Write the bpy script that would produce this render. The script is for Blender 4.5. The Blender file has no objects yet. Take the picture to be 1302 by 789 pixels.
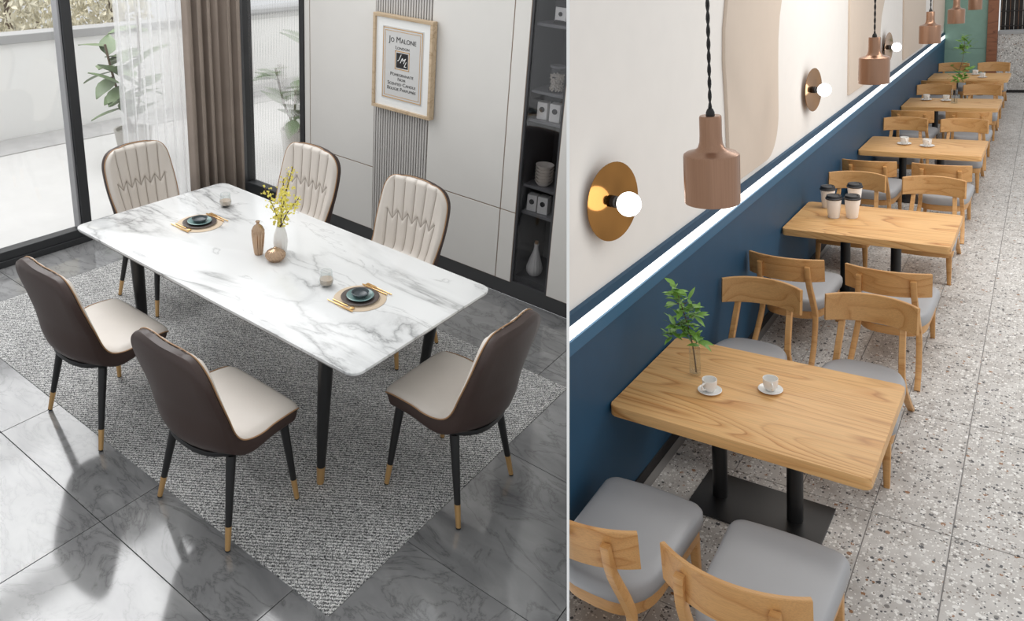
import bpy, bmesh, math, random
from mathutils import Matrix, Vector, Euler, noise
sc = bpy.context.scene
COL = sc.collection
PI = math.pi
rnd = random.Random(7)

# ------------------------------------------------------------------ camera
F_PX, PX, PY, W_PX, H_PX = 960.0, 620.0, 180.0, 1302.0, 789.0
CAM_L = Vector((3.63416422, -1.73020636, 2.42318875))
RL = Matrix(((0.81708384, 0.57296405, 0.06392338), (0.22144307, -0.20953709, -0.95239549), (-0.53229406, 0.79234236, -0.29808829)))
RR = Matrix(((0.8061947, 0.58630484, -0.07935195), (0.04666372, -0.19671234, -0.97935017), (-0.58980726, 0.78584406, -0.18594761)))
CAM_R = Vector((1.95341118, -3.55013015, 3.11561428))
cam = bpy.data.cameras.new('camera'); camo = bpy.data.objects.new('camera', cam); COL.objects.link(camo)
camo.matrix_world = Matrix.Translation(CAM_L) @ Matrix((RL[0], -RL[1], -RL[2])).transposed().to_4x4()
cam.sensor_width = 36.0; cam.sensor_fit = 'HORIZONTAL'; cam.lens = F_PX * 36.0 / W_PX
cam.shift_x = (W_PX / 2 - PX) / W_PX; cam.shift_y = (PY - H_PX / 2) / W_PX
cam.clip_start = 0.05; cam.clip_end = 200
sc.camera = camo
# the dining room uses world axes; the cafe is a second room turned as one rigid body
ROOM_A = Matrix.Identity(4)
ROOM_B = Matrix.Translation(CAM_L) @ (RL.transposed() @ RR).to_4x4() @ Matrix.Translation(-CAM_R)

# ------------------------------------------------------------------ light
wd = bpy.data.worlds.new('World'); sc.world = wd; wd.use_nodes = True
bgn = wd.node_tree.nodes['Background']; bgn.inputs[0].default_value = (0.96, 0.98, 1.0, 1); bgn.inputs[1].default_value = 0.82
sc.view_settings.view_transform = 'Standard'; sc.view_settings.look = 'None'
sc.view_settings.exposure = 0.0; sc.view_settings.gamma = 1.0
sc.view_settings.use_curve_mapping = False
def area(name, room, loc, target, size, power, color=(1, 1, 1)):
    l = bpy.data.lights.new(name, 'AREA'); l.shape = 'RECTANGLE'; l.size, l.size_y = size; l.energy = power; l.color = color
    o = bpy.data.objects.new(name, l); COL.objects.link(o)
    d = (Vector(target) - Vector(loc)).to_track_quat('-Z', 'Y').to_matrix().to_4x4()
    o.matrix_world = room @ Matrix.Translation(loc) @ d
    return o
area('terrace_daylight_fill', ROOM_A, (-4.3, 1.2, 5.2), (-3.9, 1.2, 0), (4.4, 7.0), 380, (1.0, 1.0, 1.0))  # area lamp added above the terrace, standing in for daylight
area('window_side_fill', ROOM_A, (-0.85, 0.2, 2.5), (0.6, 0.3, 0.0), (0.9, 2.4), 16, (1.0, 1.0, 1.0))  # added fill hung inside the room to brighten the window side
area('cafe_overhead_fill', ROOM_B, (1.9, 5.0, 4.8), (1.0, 5.0, 0.0), (1.6, 12.0), 300, (1.0, 0.965, 0.92))  # added overhead fill

# ------------------------------------------------------------------ materials
def lin(c):
    return tuple((x / 12.92 if x <= 0.04045 else ((x + 0.055) / 1.055) ** 2.4) for x in c)
def rgb(r, g, b):
    return lin((r / 255, g / 255, b / 255)) + (1.0,)
class NT:
    def __init__(s, name):
        s.m = bpy.data.materials.new(name); s.m.use_nodes = True
        s.t = s.m.node_tree; s.b = s.t.nodes['Principled BSDF']; s.out = s.t.nodes['Material Output']
    def n(s, kind, **kw):
        nd = s.t.nodes.new('ShaderNode' + kind)
        for k, v in kw.items():
            if k in nd.inputs.keys(): nd.inputs[k].default_value = v
            else: setattr(nd, k, v)
        return nd
    def l(s, a, b): s.t.links.new(a, b)
    def coord(s, scale=(1, 1, 1), rot=(0, 0, 0), kind='Object', rand=0.0):
        tc = s.n('TexCoord'); mp = s.n('Mapping'); mp.inputs['Scale'].default_value = scale; mp.inputs['Rotation'].default_value = rot
        s.l(tc.outputs[kind], mp.inputs['Vector'])
        if rand:
            oi = s.n('ObjectInfo'); sc_ = s.n('VectorMath', operation='SCALE'); cx = s.n('CombineXYZ')
            mu = s.n('Math', operation='MULTIPLY'); mu.inputs[1].default_value = rand
            s.l(oi.outputs['Random'], mu.inputs[0])
            for i in range(3): s.l(mu.outputs[0], cx.inputs[i])
            s.l(cx.outputs[0], mp.inputs['Location'])
        return mp.outputs[0]
    def ramp(s, fac, stops, interp='LINEAR'):
        r = s.n('ValToRGB'); cr = r.color_ramp; cr.interpolation = interp
        while len(cr.elements) < len(stops): cr.elements.new(0.5)
        for e, (p, c) in zip(cr.elements, stops): e.position = p; e.color = c
        s.l(fac, r.inputs[0]); return r.outputs[0]
    def noise(s, vec, scale, detail=4, dist=0.0, rough=0.5):
        nd = s.n('TexNoise'); nd.inputs['Scale'].default_value = scale; nd.inputs['Detail'].default_value = detail
        nd.inputs['Distortion'].default_value = dist; nd.inputs['Roughness'].default_value = rough
        if vec is not None: s.l(vec, nd.inputs['Vector'])
        return nd.outputs['Fac']
    def mix(s, fac, a, b, mode='MIX'):
        m = s.n('MixRGB', blend_type=mode)
        for v, i in ((fac, 0), (a, 1), (b, 2)):
            if hasattr(v, 'is_linked') or hasattr(v, 'links'): s.l(v, m.inputs[i])
            else: m.inputs[i].default_value = v
        return m.outputs[0]
    def base(s, c): 
        if hasattr(c, 'links'): s.l(c, s.b.inputs['Base Color'])
        else: s.b.inputs['Base Color'].default_value = c
    def bump(s, h, strength=0.2, dist=0.002):
        b = s.n('Bump'); b.inputs['Strength'].default_value = strength; b.inputs['Distance'].default_value = dist
        s.l(h, b.inputs['Height']); s.l(b.outputs[0], s.b.inputs['Normal'])
    def set(s, **kw):
        for k, v in kw.items(): s.b.inputs[k].default_value = v
G = (0.5, 0.5, 0.5, 1)
def g(v): return (v, v, v, 1)
def simple(name, col, rough=0.5, metal=0.0, bump=None, var=0.0, **kw):
    t = NT(name); t.set(Roughness=rough, Metallic=metal, **kw)
    v = t.coord()
    if var:
        nf = t.noise(v, 6, 3)
        a = tuple(x * (1 - var) for x in col[:3]) + (1,); b = tuple(min(1, x * (1 + var)) for x in col[:3]) + (1,)
        t.base(t.ramp(nf, [(0.3, a), (0.7, b)]))
    else: t.base(col)
    if bump: t.bump(t.noise(v, bump[0], 3), bump[1], 0.002)
    return t.m
M = {}
def marble():
    t = NT('white_marble'); v = t.coord((0.8, 2.2, 1.0), (0, 0, -0.42))
    def vein(scale, level, dist, stops, det=8):
        w1 = t.noise(v, scale, det, dist, 0.55)
        ab = t.n('Math', operation='SUBTRACT'); ab.inputs[1].default_value = level; t.l(w1, ab.inputs[0])
        a2 = t.n('Math', operation='ABSOLUTE'); t.l(ab.outputs[0], a2.inputs[0]); return t.ramp(a2.outputs[0], stops)
    c1 = vein(1.15, 0.52, 0.9, [(0.0, g(0.42)), (0.008, g(0.62)), (0.03, g(0.87)), (0.08, g(1.0))])
    c2 = vein(2.3, 0.60, 1.2, [(0.0, g(0.66)), (0.006, g(0.88)), (0.03, g(1.0))])
    msk = t.ramp(t.noise(v, 1.3, 2), [(0.38, g(0)), (0.54, g(1))])
    m = t.mix(msk, (1, 1, 1, 1), c1); m = t.mix(1.0, m, c2, 'MULTIPLY')
    big = t.ramp(t.noise(v, 0.9, 3), [(0.35, g(0.90)), (0.6, g(1))])
    t.base(t.mix(1.0, t.mix(1.0, m, big, 'MULTIPLY'), (0.78, 0.785, 0.78, 1), 'MULTIPLY'))
    t.set(Roughness=0.14); return t.m
def grey_tile():
    t = NT('grey_polished_tile'); v = t.coord((1.0, 2.2, 1.0), (0, 0, 0.25), rand=37.0)
    w = t.noise(v, 1.9, 9, 2.4, 0.6)
    ab = t.n('Math', operation='SUBTRACT'); ab.inputs[1].default_value = 0.5; t.l(w, ab.inputs[0])
    a2 = t.n('Math', operation='ABSOLUTE'); t.l(ab.outputs[0], a2.inputs[0])
    c1 = t.ramp(a2.outputs[0], [(0.0, g(0.60)), (0.012, g(0.84)), (0.05, g(1.0))])
    c2 = t.ramp(t.noise(v, 2.6, 6, 1.0), [(0.3, rgb(116, 116, 117)), (0.55, rgb(136, 136, 136)), (0.8, rgb(154, 154, 153))])
    t.base(t.mix(1.0, c2, c1, 'MULTIPLY')); t.set(Roughness=0.09); t.b.inputs['IOR'].default_value = 1.75; return t.m
def rug_mat():
    t = NT('grey_woven_rug'); v = t.coord((1, 1, 1), (0, 0, math.radians(-124)))
    m2 = t.n('Mapping'); m2.inputs['Scale'].default_value = (165, 410, 165); t.l(v, m2.inputs['Vector'])
    n2 = t.noise(m2.outputs[0], 1.0, 1.5)
    wv = t.n('TexWave', bands_direction='X'); wv.inputs['Scale'].default_value = 22; wv.inputs['Distortion'].default_value = 3.0; wv.inputs['Detail'].default_value = 2; wv.inputs['Detail Scale'].default_value = 4.0
    t.l(v, wv.inputs['Vector'])
    ad = t.n('Math', operation='MULTIPLY_ADD'); ad.inputs[1].default_value = 0.16; t.l(wv.outputs['Fac'], ad.inputs[0]); t.l(n2, ad.inputs[2])
    big = t.noise(t.coord((3, 14, 3), (0, 0, 0.5)), 1.2, 3)
    c = t.ramp(ad.outputs[0], [(0.41, rgb(36, 36, 37)), (0.56, rgb(138, 138, 138)), (0.70, rgb(232, 231, 228))])
    t.base(t.mix(1.0, c, t.ramp(big, [(0.3, g(0.80)), (0.7, g(1.0))]), 'MULTIPLY'))
    t.bump(ad.outputs[0], 0.5, 0.003); t.set(Roughness=0.95); return t.m
def oak(name, scale=1.0, rot=0.0, base=((224, 176, 116), (206, 150, 88), (176, 118, 60)), rand=11.0, cath=True):
    t = NT(name); v = t.coord((0.42 * scale, 2.4 * scale, 2.4 * scale), (0, 0, rot), rand=rand)
    n1 = t.noise(v, 1.0, 1.5, 0.25)
    mu = t.n('Math', operation='MULTIPLY'); mu.inputs[1].default_value = 20.0 if cath else 7.0; t.l(n1, mu.inputs[0])
    fr = t.n('Math', operation='FRACT'); t.l(mu.outputs[0], fr.inputs[0])
    c = t.ramp(fr.outputs[0], [(0.0, rgb(*base[1])), (0.4, rgb(*base[0])), (0.82, rgb(*base[0])), (0.95, rgb(*base[2])), (1.0, rgb(*base[1]))])
    soft = t.mix(t.ramp(t.noise(v, 1.7, 2), [(0.4, g(0.35)), (0.6, g(1.0))]), rgb(*base[0]), c)
    v2 = t.coord((5 * scale, 130 * scale, 130 * scale), (0, 0, rot)); fine = t.noise(v2, 1.0, 3)
    c2 = t.ramp(fine, [(0.35, g(0.86)), (0.6, g(1.0))])
    t.base(t.mix(1.0, soft, c2, 'MULTIPLY')); t.set(Roughness=0.42)
    t.bump(fine, 0.08, 0.001); return t.m
def terrazzo():
    t = NT('terrazzo'); v = t.coord(rand=19.0)
    ns = t.noise(v, 40, 2); 
    base = t.ramp(t.noise(v, 7, 3), [(0.3, rgb(176, 171, 166)), (0.7, rgb(205, 202, 198))])
    col = base
    for sc_, thr, stops, keep in ((34, 0.34, [(0.0, rgb(70, 70, 72)), (0.16, rgb(120, 116, 112)), (0.30, rgb(148, 108, 76)), (0.36, rgb(226, 224, 220)), (0.72, rgb(240, 238, 235)), (0.86, rgb(196, 192, 187))], 0), (75, 0.36, [(0.0, rgb(66, 66, 68)), (0.18, rgb(130, 118, 108)), (0.30, rgb(236, 234, 230)), (0.75, rgb(190, 186, 181))], 0)):
        vo = t.n('TexVoronoi'); vo.inputs['Scale'].default_value = sc_; vo.inputs['Randomness'].default_value = 1.0
        dm = t.n('VectorMath', operation='ADD'); wob = t.n('TexNoise'); wob.inputs['Scale'].default_value = 60; t.l(v, wob.inputs['Vector'])
        ws = t.n('VectorMath', operation='SCALE'); ws.inputs['Scale'].default_value = 0.012; t.l(wob.outputs['Color'], ws.inputs[0])
        t.l(v, dm.inputs[0]); t.l(ws.outputs[0], dm.inputs[1]); t.l(dm.outputs[0], vo.inputs['Vector'])
        sp = t.n('SeparateColor'); t.l(vo.outputs['Color'], sp.inputs[0])
        chip = t.ramp(sp.outputs[0], stops, 'CONSTANT')
        # chip radius varies with the cell
        rad = t.n('Math', operation='MULTIPLY'); rad.inputs[1].default_value = thr * 1.5; t.l(sp.outputs[1], rad.inputs[0])
        lt = t.n('Math', operation='LESS_THAN'); t.l(vo.outputs['Distance'], lt.inputs[0]); t.l(rad.outputs[0], lt.inputs[1])
        col = t.mix(lt.outputs[0], col, chip)
    t.base(col); t.set(Roughness=0.4); return t.m
def brushed(name, col, rough=0.32, axis='Z', var=0.25, metal=1.0):
    t = NT(name); s = {'Z': (220, 220, 3), 'R': (3, 3, 3)}[axis]
    v = t.coord(s); n1 = t.noise(v, 1.0, 2)
    a = tuple(x * (1 - var) for x in col[:3]) + (1,)
    t.base(t.ramp(n1, [(0.3, a), (0.65, col)])); t.set(Roughness=rough, Metallic=metal); return t.m
def emit(name, col, strength):
    t = NT(name); t.base(col); t.b.inputs['Emission Color'].default_value = col; t.b.inputs['Emission Strength'].default_value = strength; return t.m
def glass_clear(name, col=(1, 1, 1, 1), rough=0.0, trans=0.85, bumpscale=None):
    t = NT(name); tr = t.n('BsdfTransparent'); tr.inputs[0].default_value = col
    gl = t.n('BsdfGlossy'); gl.inputs['Roughness'].default_value = max(rough, 0.02)
    lw = t.n('LayerWeight'); lw.inputs['Blend'].default_value = 0.25
    mx = t.n('MixShader'); mm = t.n('Math', operation='MULTIPLY_ADD'); mm.inputs[1].default_value = 1 - trans; mm.inputs[2].default_value = 0.04
    t.l(lw.outputs['Facing'], mm.inputs[0]); t.l(mm.outputs[0], mx.inputs[0]); t.l(tr.outputs[0], mx.inputs[1]); t.l(gl.outputs[0], mx.inputs[2])
    t.l(mx.outputs[0], t.out.inputs[0]); t.t.nodes.remove(t.b); return t.m
def sheer():
    t = NT('sheer_voile'); tr = t.n('BsdfTransparent'); tl = t.n('BsdfTranslucent'); tl.inputs[0].default_value = (1, 1, 1, 1)
    df = t.n('BsdfDiffuse'); df.inputs[0].default_value = (0.95, 0.95, 0.95, 1)
    a = t.n('MixShader'); a.inputs[0].default_value = 0.5; t.l(tl.outputs[0], a.inputs[1]); t.l(df.outputs[0], a.inputs[2])
    b = t.n('MixShader'); lw = t.n('LayerWeight'); lw.inputs['Blend'].default_value = 0.35
    mm = t.n('Math', operation='MULTIPLY_ADD'); mm.inputs[1].default_value = 0.55; mm.inputs[2].default_value = 0.50; t.l(lw.outputs['Facing'], mm.inputs[0]); t.l(mm.outputs[0], b.inputs[0])
    t.l(tr.outputs[0], b.inputs[1]); t.l(a.outputs[0], b.inputs[2]); t.l(b.outputs[0], t.out.inputs[0]); t.t.nodes.remove(t.b); return t.m
def reeded():
    t = NT('reeded_glass'); gl = t.n('BsdfRefraction'); gl.inputs['IOR'].default_value = 1.12; gl.inputs['Roughness'].default_value = 0.05
    gs = t.n('BsdfGlossy'); gs.inputs['Roughness'].default_value = 0.1
    tl = t.n('BsdfTransparent')
    a = t.n('MixShader'); a.inputs[0].default_value = 0.45; t.l(gl.outputs[0], a.inputs[1]); t.l(tl.outputs[0], a.inputs[2])
    b = t.n('MixShader'); b.inputs[0].default_value = 0.06; t.l(a.outputs[0], b.inputs[1]); t.l(gs.outputs[0], b.inputs[2])
    t.l(b.outputs[0], t.out.inputs[0]); t.t.nodes.remove(t.b); return t.m
M['marble'] = marble(); M['tile'] = grey_tile(); M['rug'] = rug_mat(); M['terrazzo'] = terrazzo()
M['oak_top'] = oak('oak_table'); M['oak'] = oak('oak_chair', 2.0, 0.0, ((208, 158, 100), (198, 145, 86), (184, 128, 70)), 9.0, False)
M['grout'] = simple('dark_grout', rgb(58, 58, 58), 0.8); M['grout2'] = simple('grey_grout', rgb(150, 148, 146), 0.8)
M['cream'] = simple('cream_leather', rgb(214, 206, 197), 0.42, bump=(90, 0.05), var=0.03)
M['brown'] = simple('brown_leather', rgb(58, 42, 37), 0.45, bump=(120, 0.05), var=0.05)
M['seam'] = simple('seam_shade', rgb(172, 161, 151), 0.8)  # seams darker than the cream leather, crease shade put into the colour
M['piping'] = simple('tan_piping', rgb(164, 126, 90), 0.5)
M['black'] = simple('black_metal', rgb(26, 26, 27), 0.38); M['gold'] = simple('brass', rgb(205, 164, 110), 0.33, 0.55)
M['frame'] = simple('charcoal_frame', rgb(52, 53, 55), 0.45)
M['wallgrey'] = simple('grey_lacquer', rgb(222, 219, 214), 0.4, var=0.01)
M['joint'] = simple('bronze_joint', rgb(140, 118, 100), 0.45, 0.3)
M['base'] = simple('dark_skirting', rgb(64, 64, 65), 0.5)
M['slat'] = simple('light_slat', rgb(196, 193, 189), 0.5); M['slatback'] = simple('dark_slat_gap', rgb(58, 56, 55), 0.7)
M['cab'] = simple('dark_cabinet', rgb(66, 66, 68), 0.5); M['cabglass'] = glass_clear('smoked_glass', (0.86, 0.86, 0.87, 1), trans=0.8); M['shelf'] = simple('grey_shelf', rgb(112, 112, 114), 0.3)
M['glass'] = glass_clear('clear_glass', (0.95, 0.965, 0.965, 1), trans=0.72); M['jarglass'] = glass_clear('jar_glass', (0.97, 0.97, 0.97, 1), trans=0.85); M['pane'] = glass_clear('window_glass', (1, 1, 1, 1), trans=0.9)
M['sheer'] = sheer(); M['reeded'] = reeded()
M['curtain'] = simple('taupe_curtain', rgb(158, 144, 133), 0.85, bump=(200, 0.1), var=0.06)
M['terrace'] = simple('pale_terrace', rgb(200, 199, 197), 0.6, var=0.03); M['white_wall'] = simple('white_render', rgb(240, 240, 238), 0.8)
M['coping'] = simple('grey_coping', rgb(166, 166, 166), 0.7); M['band'] = simple('grey_stone_band', rgb(176, 175, 174), 0.7, var=0.08)
M['leaf'] = simple('rubber_leaf', rgb(112, 130, 96), 0.4, var=0.15); M['stem'] = simple('brown_stem', rgb(104, 84, 66), 0.7)
M['hedge'] = simple('hedge_leaves', rgb(220, 214, 192), 0.8, var=0.2); M['pot'] = simple('stone_pot', rgb(190, 186, 180), 0.7)  # hedge leaf colour lifted to a pale beige that carries the outdoor glare
M['white'] = simple('white_ceramic', rgb(236, 234, 230), 0.18); M['offwhite'] = simple('offwhite_ceramic', rgb(238, 230, 220), 0.5)
M['bronze_cer'] = simple('rose_bronze_glaze', rgb(184, 156, 130), 0.2, 0.7)
M['placemat'] = simple('tan_placemat', rgb(205, 186, 162), 0.8, bump=(400, 0.2)); M['charger'] = simple('brown_plate', rgb(78, 68, 64), 0.3)
M['teal'] = simple('teal_glaze', rgb(120, 150, 148), 0.25, var=0.25); M['bowl'] = simple('slate_bowl', rgb(74, 82, 86), 0.3, var=0.15)
M['gilt'] = simple('gilt_steel', rgb(218, 176, 116), 0.28, 0.8)
M['yellow'] = simple('yellow_blossom', rgb(250, 234, 128), 0.6, var=0.15); M['twig'] = simple('dark_twig', rgb(84, 58, 44), 0.7)
M['wood_frame'] = oak('picture_wood', 5.0, 0, ((203, 180, 150), (190, 165, 134), (170, 144, 112)), 5.0, False)
M['mount'] = simple('white_mount', rgb(238, 238, 236), 0.7); M['print'] = simple('grey_print', rgb(206, 205, 203), 0.6); M['ink'] = simple('black_ink', rgb(30, 28, 28), 0.6)
M['goldline'] = simple('gold_line', rgb(196, 150, 88), 0.5)
M['cafewall'] = simple('cream_plaster', rgb(236, 231, 225), 0.85, var=0.01); M['arch'] = simple('beige_panel', rgb(210, 194, 178), 0.8, var=0.01)
M['blue'] = simple('blue_paint', rgb(24, 68, 96), 0.55, var=0.04); M['bluecap'] = simple('blue_ledge', rgb(46, 96, 128), 0.5)
M['led'] = emit('led_strip', (1.0, 0.98, 0.94, 1), 1.9); M['globe'] = emit('opal_globe', (1.0, 0.98, 0.94, 1), 4.0)
M['copper'] = brushed('brushed_copper', rgb(160, 125, 103), 0.3, var=0.10, metal=0.9); M['bronze'] = brushed('bronze_disc', rgb(160, 112, 58), 0.12, 'R', 0.4)
M['vinyl'] = simple('grey_vinyl', rgb(160, 160, 162), 0.42, bump=(60, 0.05), var=0.02)
M['green'] = simple('sage_panel', rgb(134, 166, 152), 0.6, var=0.05); M['redwood'] = oak('door_post_wood', 2.0, PI / 2, ((150, 98, 70), (128, 80, 56), (104, 62, 44)), 3.0, False)
M['counter'] = simple('speckled_stone', rgb(186, 180, 172), 0.5, var=0.12); M['rack'] = simple('dark_rack', rgb(36, 30, 28), 0.4)
M['card'] = simple('white_paper_cup', rgb(248, 247, 245), 0.5); M['lid'] = simple('black_lid', rgb(38, 38, 40), 0.45)
M['plant'] = simple('green_leaf', rgb(122, 168, 72), 0.45, var=0.25); M['bottle'] = simple('dark_bottle', rgb(60, 26, 24), 0.2)
M['seeds'] = simple('pale_seeds', rgb(236, 226, 212), 0.6, var=0.2)

# ------------------------------------------------------------------ mesh helpers
def V(*a): return Vector(a)
class MB:
    def __init__(s): s.bm = bmesh.new()
    def box(s, x0, x1, y0, y1, z0, z1, bev=0.0):
        r = bmesh.ops.create_cube(s.bm, size=1.0); vs = r['verts']
        for v in vs: v.co = Vector(((x0 + x1) / 2 + v.co.x * (x1 - x0), (y0 + y1) / 2 + v.co.y * (y1 - y0), (z0 + z1) / 2 + v.co.z * (z1 - z0)))
        if bev:
            es = list({e for v in vs for e in v.link_edges})
            bmesh.ops.bevel(s.bm, geom=es, offset=bev, segments=2, affect='EDGES', profile=0.5)
        return s
    def prism(s, pts, z0, z1, bev=0.0, axis='z'):
        f = lambda p, z: {'z': Vector((p[0], p[1], z)), 'x': Vector((z, p[0], p[1])), 'y': Vector((p[0], z, p[1]))}[axis]
        a = [s.bm.verts.new(f(p, z0)) for p in pts]; b = [s.bm.verts.new(f(p, z1)) for p in pts]
        n = len(pts); fs = [s.bm.faces.new(a), s.bm.faces.new(b)]
        for i in range(n): fs.append(s.bm.faces.new((a[i], a[(i + 1) % n], b[(i + 1) % n], b[i])))
        if bev:
            es = list({e for f_ in fs[:2] for e in f_.edges})
            bmesh.ops.bevel(s.bm, geom=es, offset=bev, segments=2, affect='EDGES', profile=0.5)
        return s
    def lathe(s, prof, seg=32, c=(0, 0, 0), flute=None, axis='z'):
        rows = []
        for r, z in prof:
            row = []
            for i in range(seg):
                a = 2 * PI * i / seg; rr = r
                if flute: rr = r * (1 + flute[1] * math.cos(flute[0] * a))
                p = Vector((rr * math.cos(a), rr * math.sin(a), z))
                if axis == 'x': p = Vector((p.z, p.x, p.y))
                row.append(s.bm.verts.new(p + Vector(c)))
            rows.append(row)
        for a, b in zip(rows, rows[1:]):
            for i in range(seg): s.bm.faces.new((a[i], a[(i + 1) % seg], b[(i + 1) % seg], b[i]))
        if prof[0][0] > 1e-4: s.bm.faces.new(rows[0])
        if prof[-1][0] > 1e-4: s.bm.faces.new(rows[-1])
        return s
    def tube(s, pts, rad, seg=10, closed=False, caps=True):
        pts = [Vector(p) for p in pts]; n = len(pts); rows = []
        rads = rad if isinstance(rad, (list, tuple)) else [rad] * n
        up = None
        for i, p in enumerate(pts):
            t = (pts[(i + 1) % n] - pts[i - 1]) if closed else (pts[min(i + 1, n - 1)] - pts[max(i - 1, 0)])
            t.normalize()
            if up is None: up = t.orthogonal().normalized()
            up = (up - t * up.dot(t))
            up = up.normalized() if up.length > 1e-6 else t.orthogonal().normalized()
            w = t.cross(up)
            rows.append([s.bm.verts.new(p + (up * math.cos(2 * PI * k / seg) + w * math.sin(2 * PI * k / seg)) * rads[i]) for k in range(seg)])
        m = n if closed else n - 1
        for i in range(m):
            a, b = rows[i], rows[(i + 1) % n]
            for k in range(seg): s.bm.faces.new((a[k], a[(k + 1) % seg], b[(k + 1) % seg], b[k]))
        if not closed and caps: s.bm.faces.new(rows[0]); s.bm.faces.new(rows[-1])
        return s
    def grid(s, fn, nu, nv):
        rows = [[s.bm.verts.new(fn(i / nu, j / nv)) for i in range(nu + 1)] for j in range(nv + 1)]
        for j in range(nv):
            for i in range(nu): s.bm.faces.new((rows[j][i], rows[j][i + 1], rows[j + 1][i + 1], rows[j + 1][i]))
        return s
    def sphere(s, c, r, seg=24, sx=1, sy=1, sz=1):
        prof = [(max(1e-5, r * math.sin(PI * k / (seg // 2))), -r * math.cos(PI * k / (seg // 2)) * sz) for k in range(seg // 2 + 1)]
        return s.lathe(prof, seg, c)
    def done(s, name, mat, parent=None, smooth=35, room=None):
        bmesh.ops.remove_doubles(s.bm, verts=s.bm.verts, dist=1e-6)
        bmesh.ops.recalc_face_normals(s.bm, faces=s.bm.faces)
        if smooth:
            lim = math.radians(smooth)
            for f in s.bm.faces: f.smooth = True
            for e in s.bm.edges:
                if len(e.link_faces) == 2 and e.calc_face_angle(0) > lim: e.smooth = False
        me = bpy.data.meshes.new(name); s.bm.to_mesh(me); s.bm.free()
        me.materials.append(mat if not isinstance(mat, str) else M[mat])
        return link(name, me, parent, room)
def link(name, data, parent=None, room=None):
    o = bpy.data.objects.new(name, data); COL.objects.link(o)
    if parent: o.parent = parent
    if room is not None: o.matrix_basis = room
    return o
def tag(o, label=None, cat=None, group=None, kind=None):
    if label: o['label'] = label
    if cat: o['category'] = cat
    if group: o['group'] = group
    if kind: o['kind'] = kind
    return o
def pose(room, loc, rz=0.0, s=(1, 1, 1)):
    return room @ Matrix.Translation(loc) @ Matrix.Rotation(rz, 4, 'Z') @ Matrix.Diagonal((*s, 1))
def thing(name, room, loc, label, cat, group=None, rz=0.0, s=(1, 1, 1)):
    o = bpy.data.objects.new(name, None); o.empty_display_size = 0.1; COL.objects.link(o)
    o.matrix_basis = pose(room, loc, rz, s); return tag(o, label, cat, group)
def kids(o): return [c for c in bpy.data.objects if c.parent == o]
CH = {}
def copy_tree(o, parent=None):
    if not CH:
        pass
    c = o.copy(); COL.objects.link(c)
    if parent: c.parent = parent
    for ch in kids(o): copy_tree(ch, c)
    return c
def dup(proto, room, loc, label, rz=0.0, s=(1, 1, 1)):
    c = copy_tree(proto); c.matrix_basis = pose(room, loc, rz, s); c['label'] = label; return c
def rrect(x0, x1, y0, y1, r, n=6):
    pts = []
    for cx, cy, a0 in ((x1 - r, y0 + r, -PI / 2), (x1 - r, y1 - r, 0), (x0 + r, y1 - r, PI / 2), (x0 + r, y0 + r, PI)):
        for k in range(n + 1):
            a = a0 + PI / 2 * k / n; pts.append((cx + r * math.cos(a), cy + r * math.sin(a)))
    return pts
def crom(P, n):
    out = []; P = [Vector(p) for p in P]; m = len(P) - 1
    for k in range(n + 1):
        t = k / n * m; i = min(int(t), m - 1); u = t - i
        p0 = P[max(i - 1, 0)]; p1 = P[i]; p2 = P[i + 1]; p3 = P[min(i + 2, m)]
        out.append(0.5 * ((2 * p1) + (p2 - p0) * u + (2 * p0 - 5 * p1 + 4 * p2 - p3) * u * u + (3 * p1 - p0 - 3 * p2 + p3) * u ** 3))
    return out
def struct(o): o['kind'] = 'structure'; return o
def text(name, body, size, mat, parent, loc, rot, ext=0.0004, shear=0.0, width=1.0):
    c = bpy.data.curves.new(name, 'FONT'); c.body = body; c.size = size; c.align_x = 'CENTER'; c.align_y = 'CENTER'; c.extrude = ext; c.shear = shear; c.small_caps_scale = 0.76
    for ch in c.body_format: ch.use_small_caps = True
    c.materials.append(M[mat]); o = bpy.data.objects.new(name, c); COL.objects.link(o); o.parent = parent
    o.location = loc; o.rotation_euler = rot; o.scale = (width, 1, 1)
    bpy.context.view_layer.update(); me = bpy.data.meshes.new_from_object(o.evaluated_get(bpy.context.evaluated_depsgraph_get())); mo = bpy.data.objects.new(name, me); COL.objects.link(mo)
    mo.parent = parent; mo.location = loc; mo.rotation_euler = rot; mo.scale = (width, 1, 1); bpy.data.objects.remove(o); return mo
# ------------------------------------------------------------------ added thin partition, keeps the two rooms and their light apart
PHI = math.atan((722.3 - PX) / F_PX); HALF = 0.0021
def mark(o, room): o['_side'] = -1 if room is ROOM_A else 1; return o
_thing, _dup, _link = thing, dup, link
def thing(name, room, *a, **k): return mark(_thing(name, room, *a, **k), room)
def dup(p, room, *a, **k): return mark(_dup(p, room, *a, **k), room)
def link(name, data, parent=None, room=None):
    o = _link(name, data, parent, room)
    if room is not None: mark(o, room)
    return o
n_w = RL.transposed() @ Vector((math.cos(PHI), 0, -math.sin(PHI)))
hz = Vector((0, 0, 1)).cross(n_w).normalized()
if hz.dot(-RL[2]) > 0 and False: pass
fw = hz if hz.dot(RL[2]) > 0 else -hz
upv = n_w.cross(fw); upv = upv if upv.z > 0 else -upv
mb = MB(); vs = []
for s in (-1, 1):
    for a, b in ((1.0, -2.6), (26.0, -2.6), (26.0, 1.6), (1.0, 1.6)):
        vs.append(mb.bm.verts.new(CAM_L + fw * a + upv * b + n_w * HALF * s))
for f in ((0, 1, 2, 3), (4, 5, 6, 7), (0, 1, 5, 4), (1, 2, 6, 5), (2, 3, 7, 6), (3, 0, 4, 7)): mb.bm.faces.new([vs[i] for i in f])
struct(mb.done('added_partition', 'white_wall', smooth=0))

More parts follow.
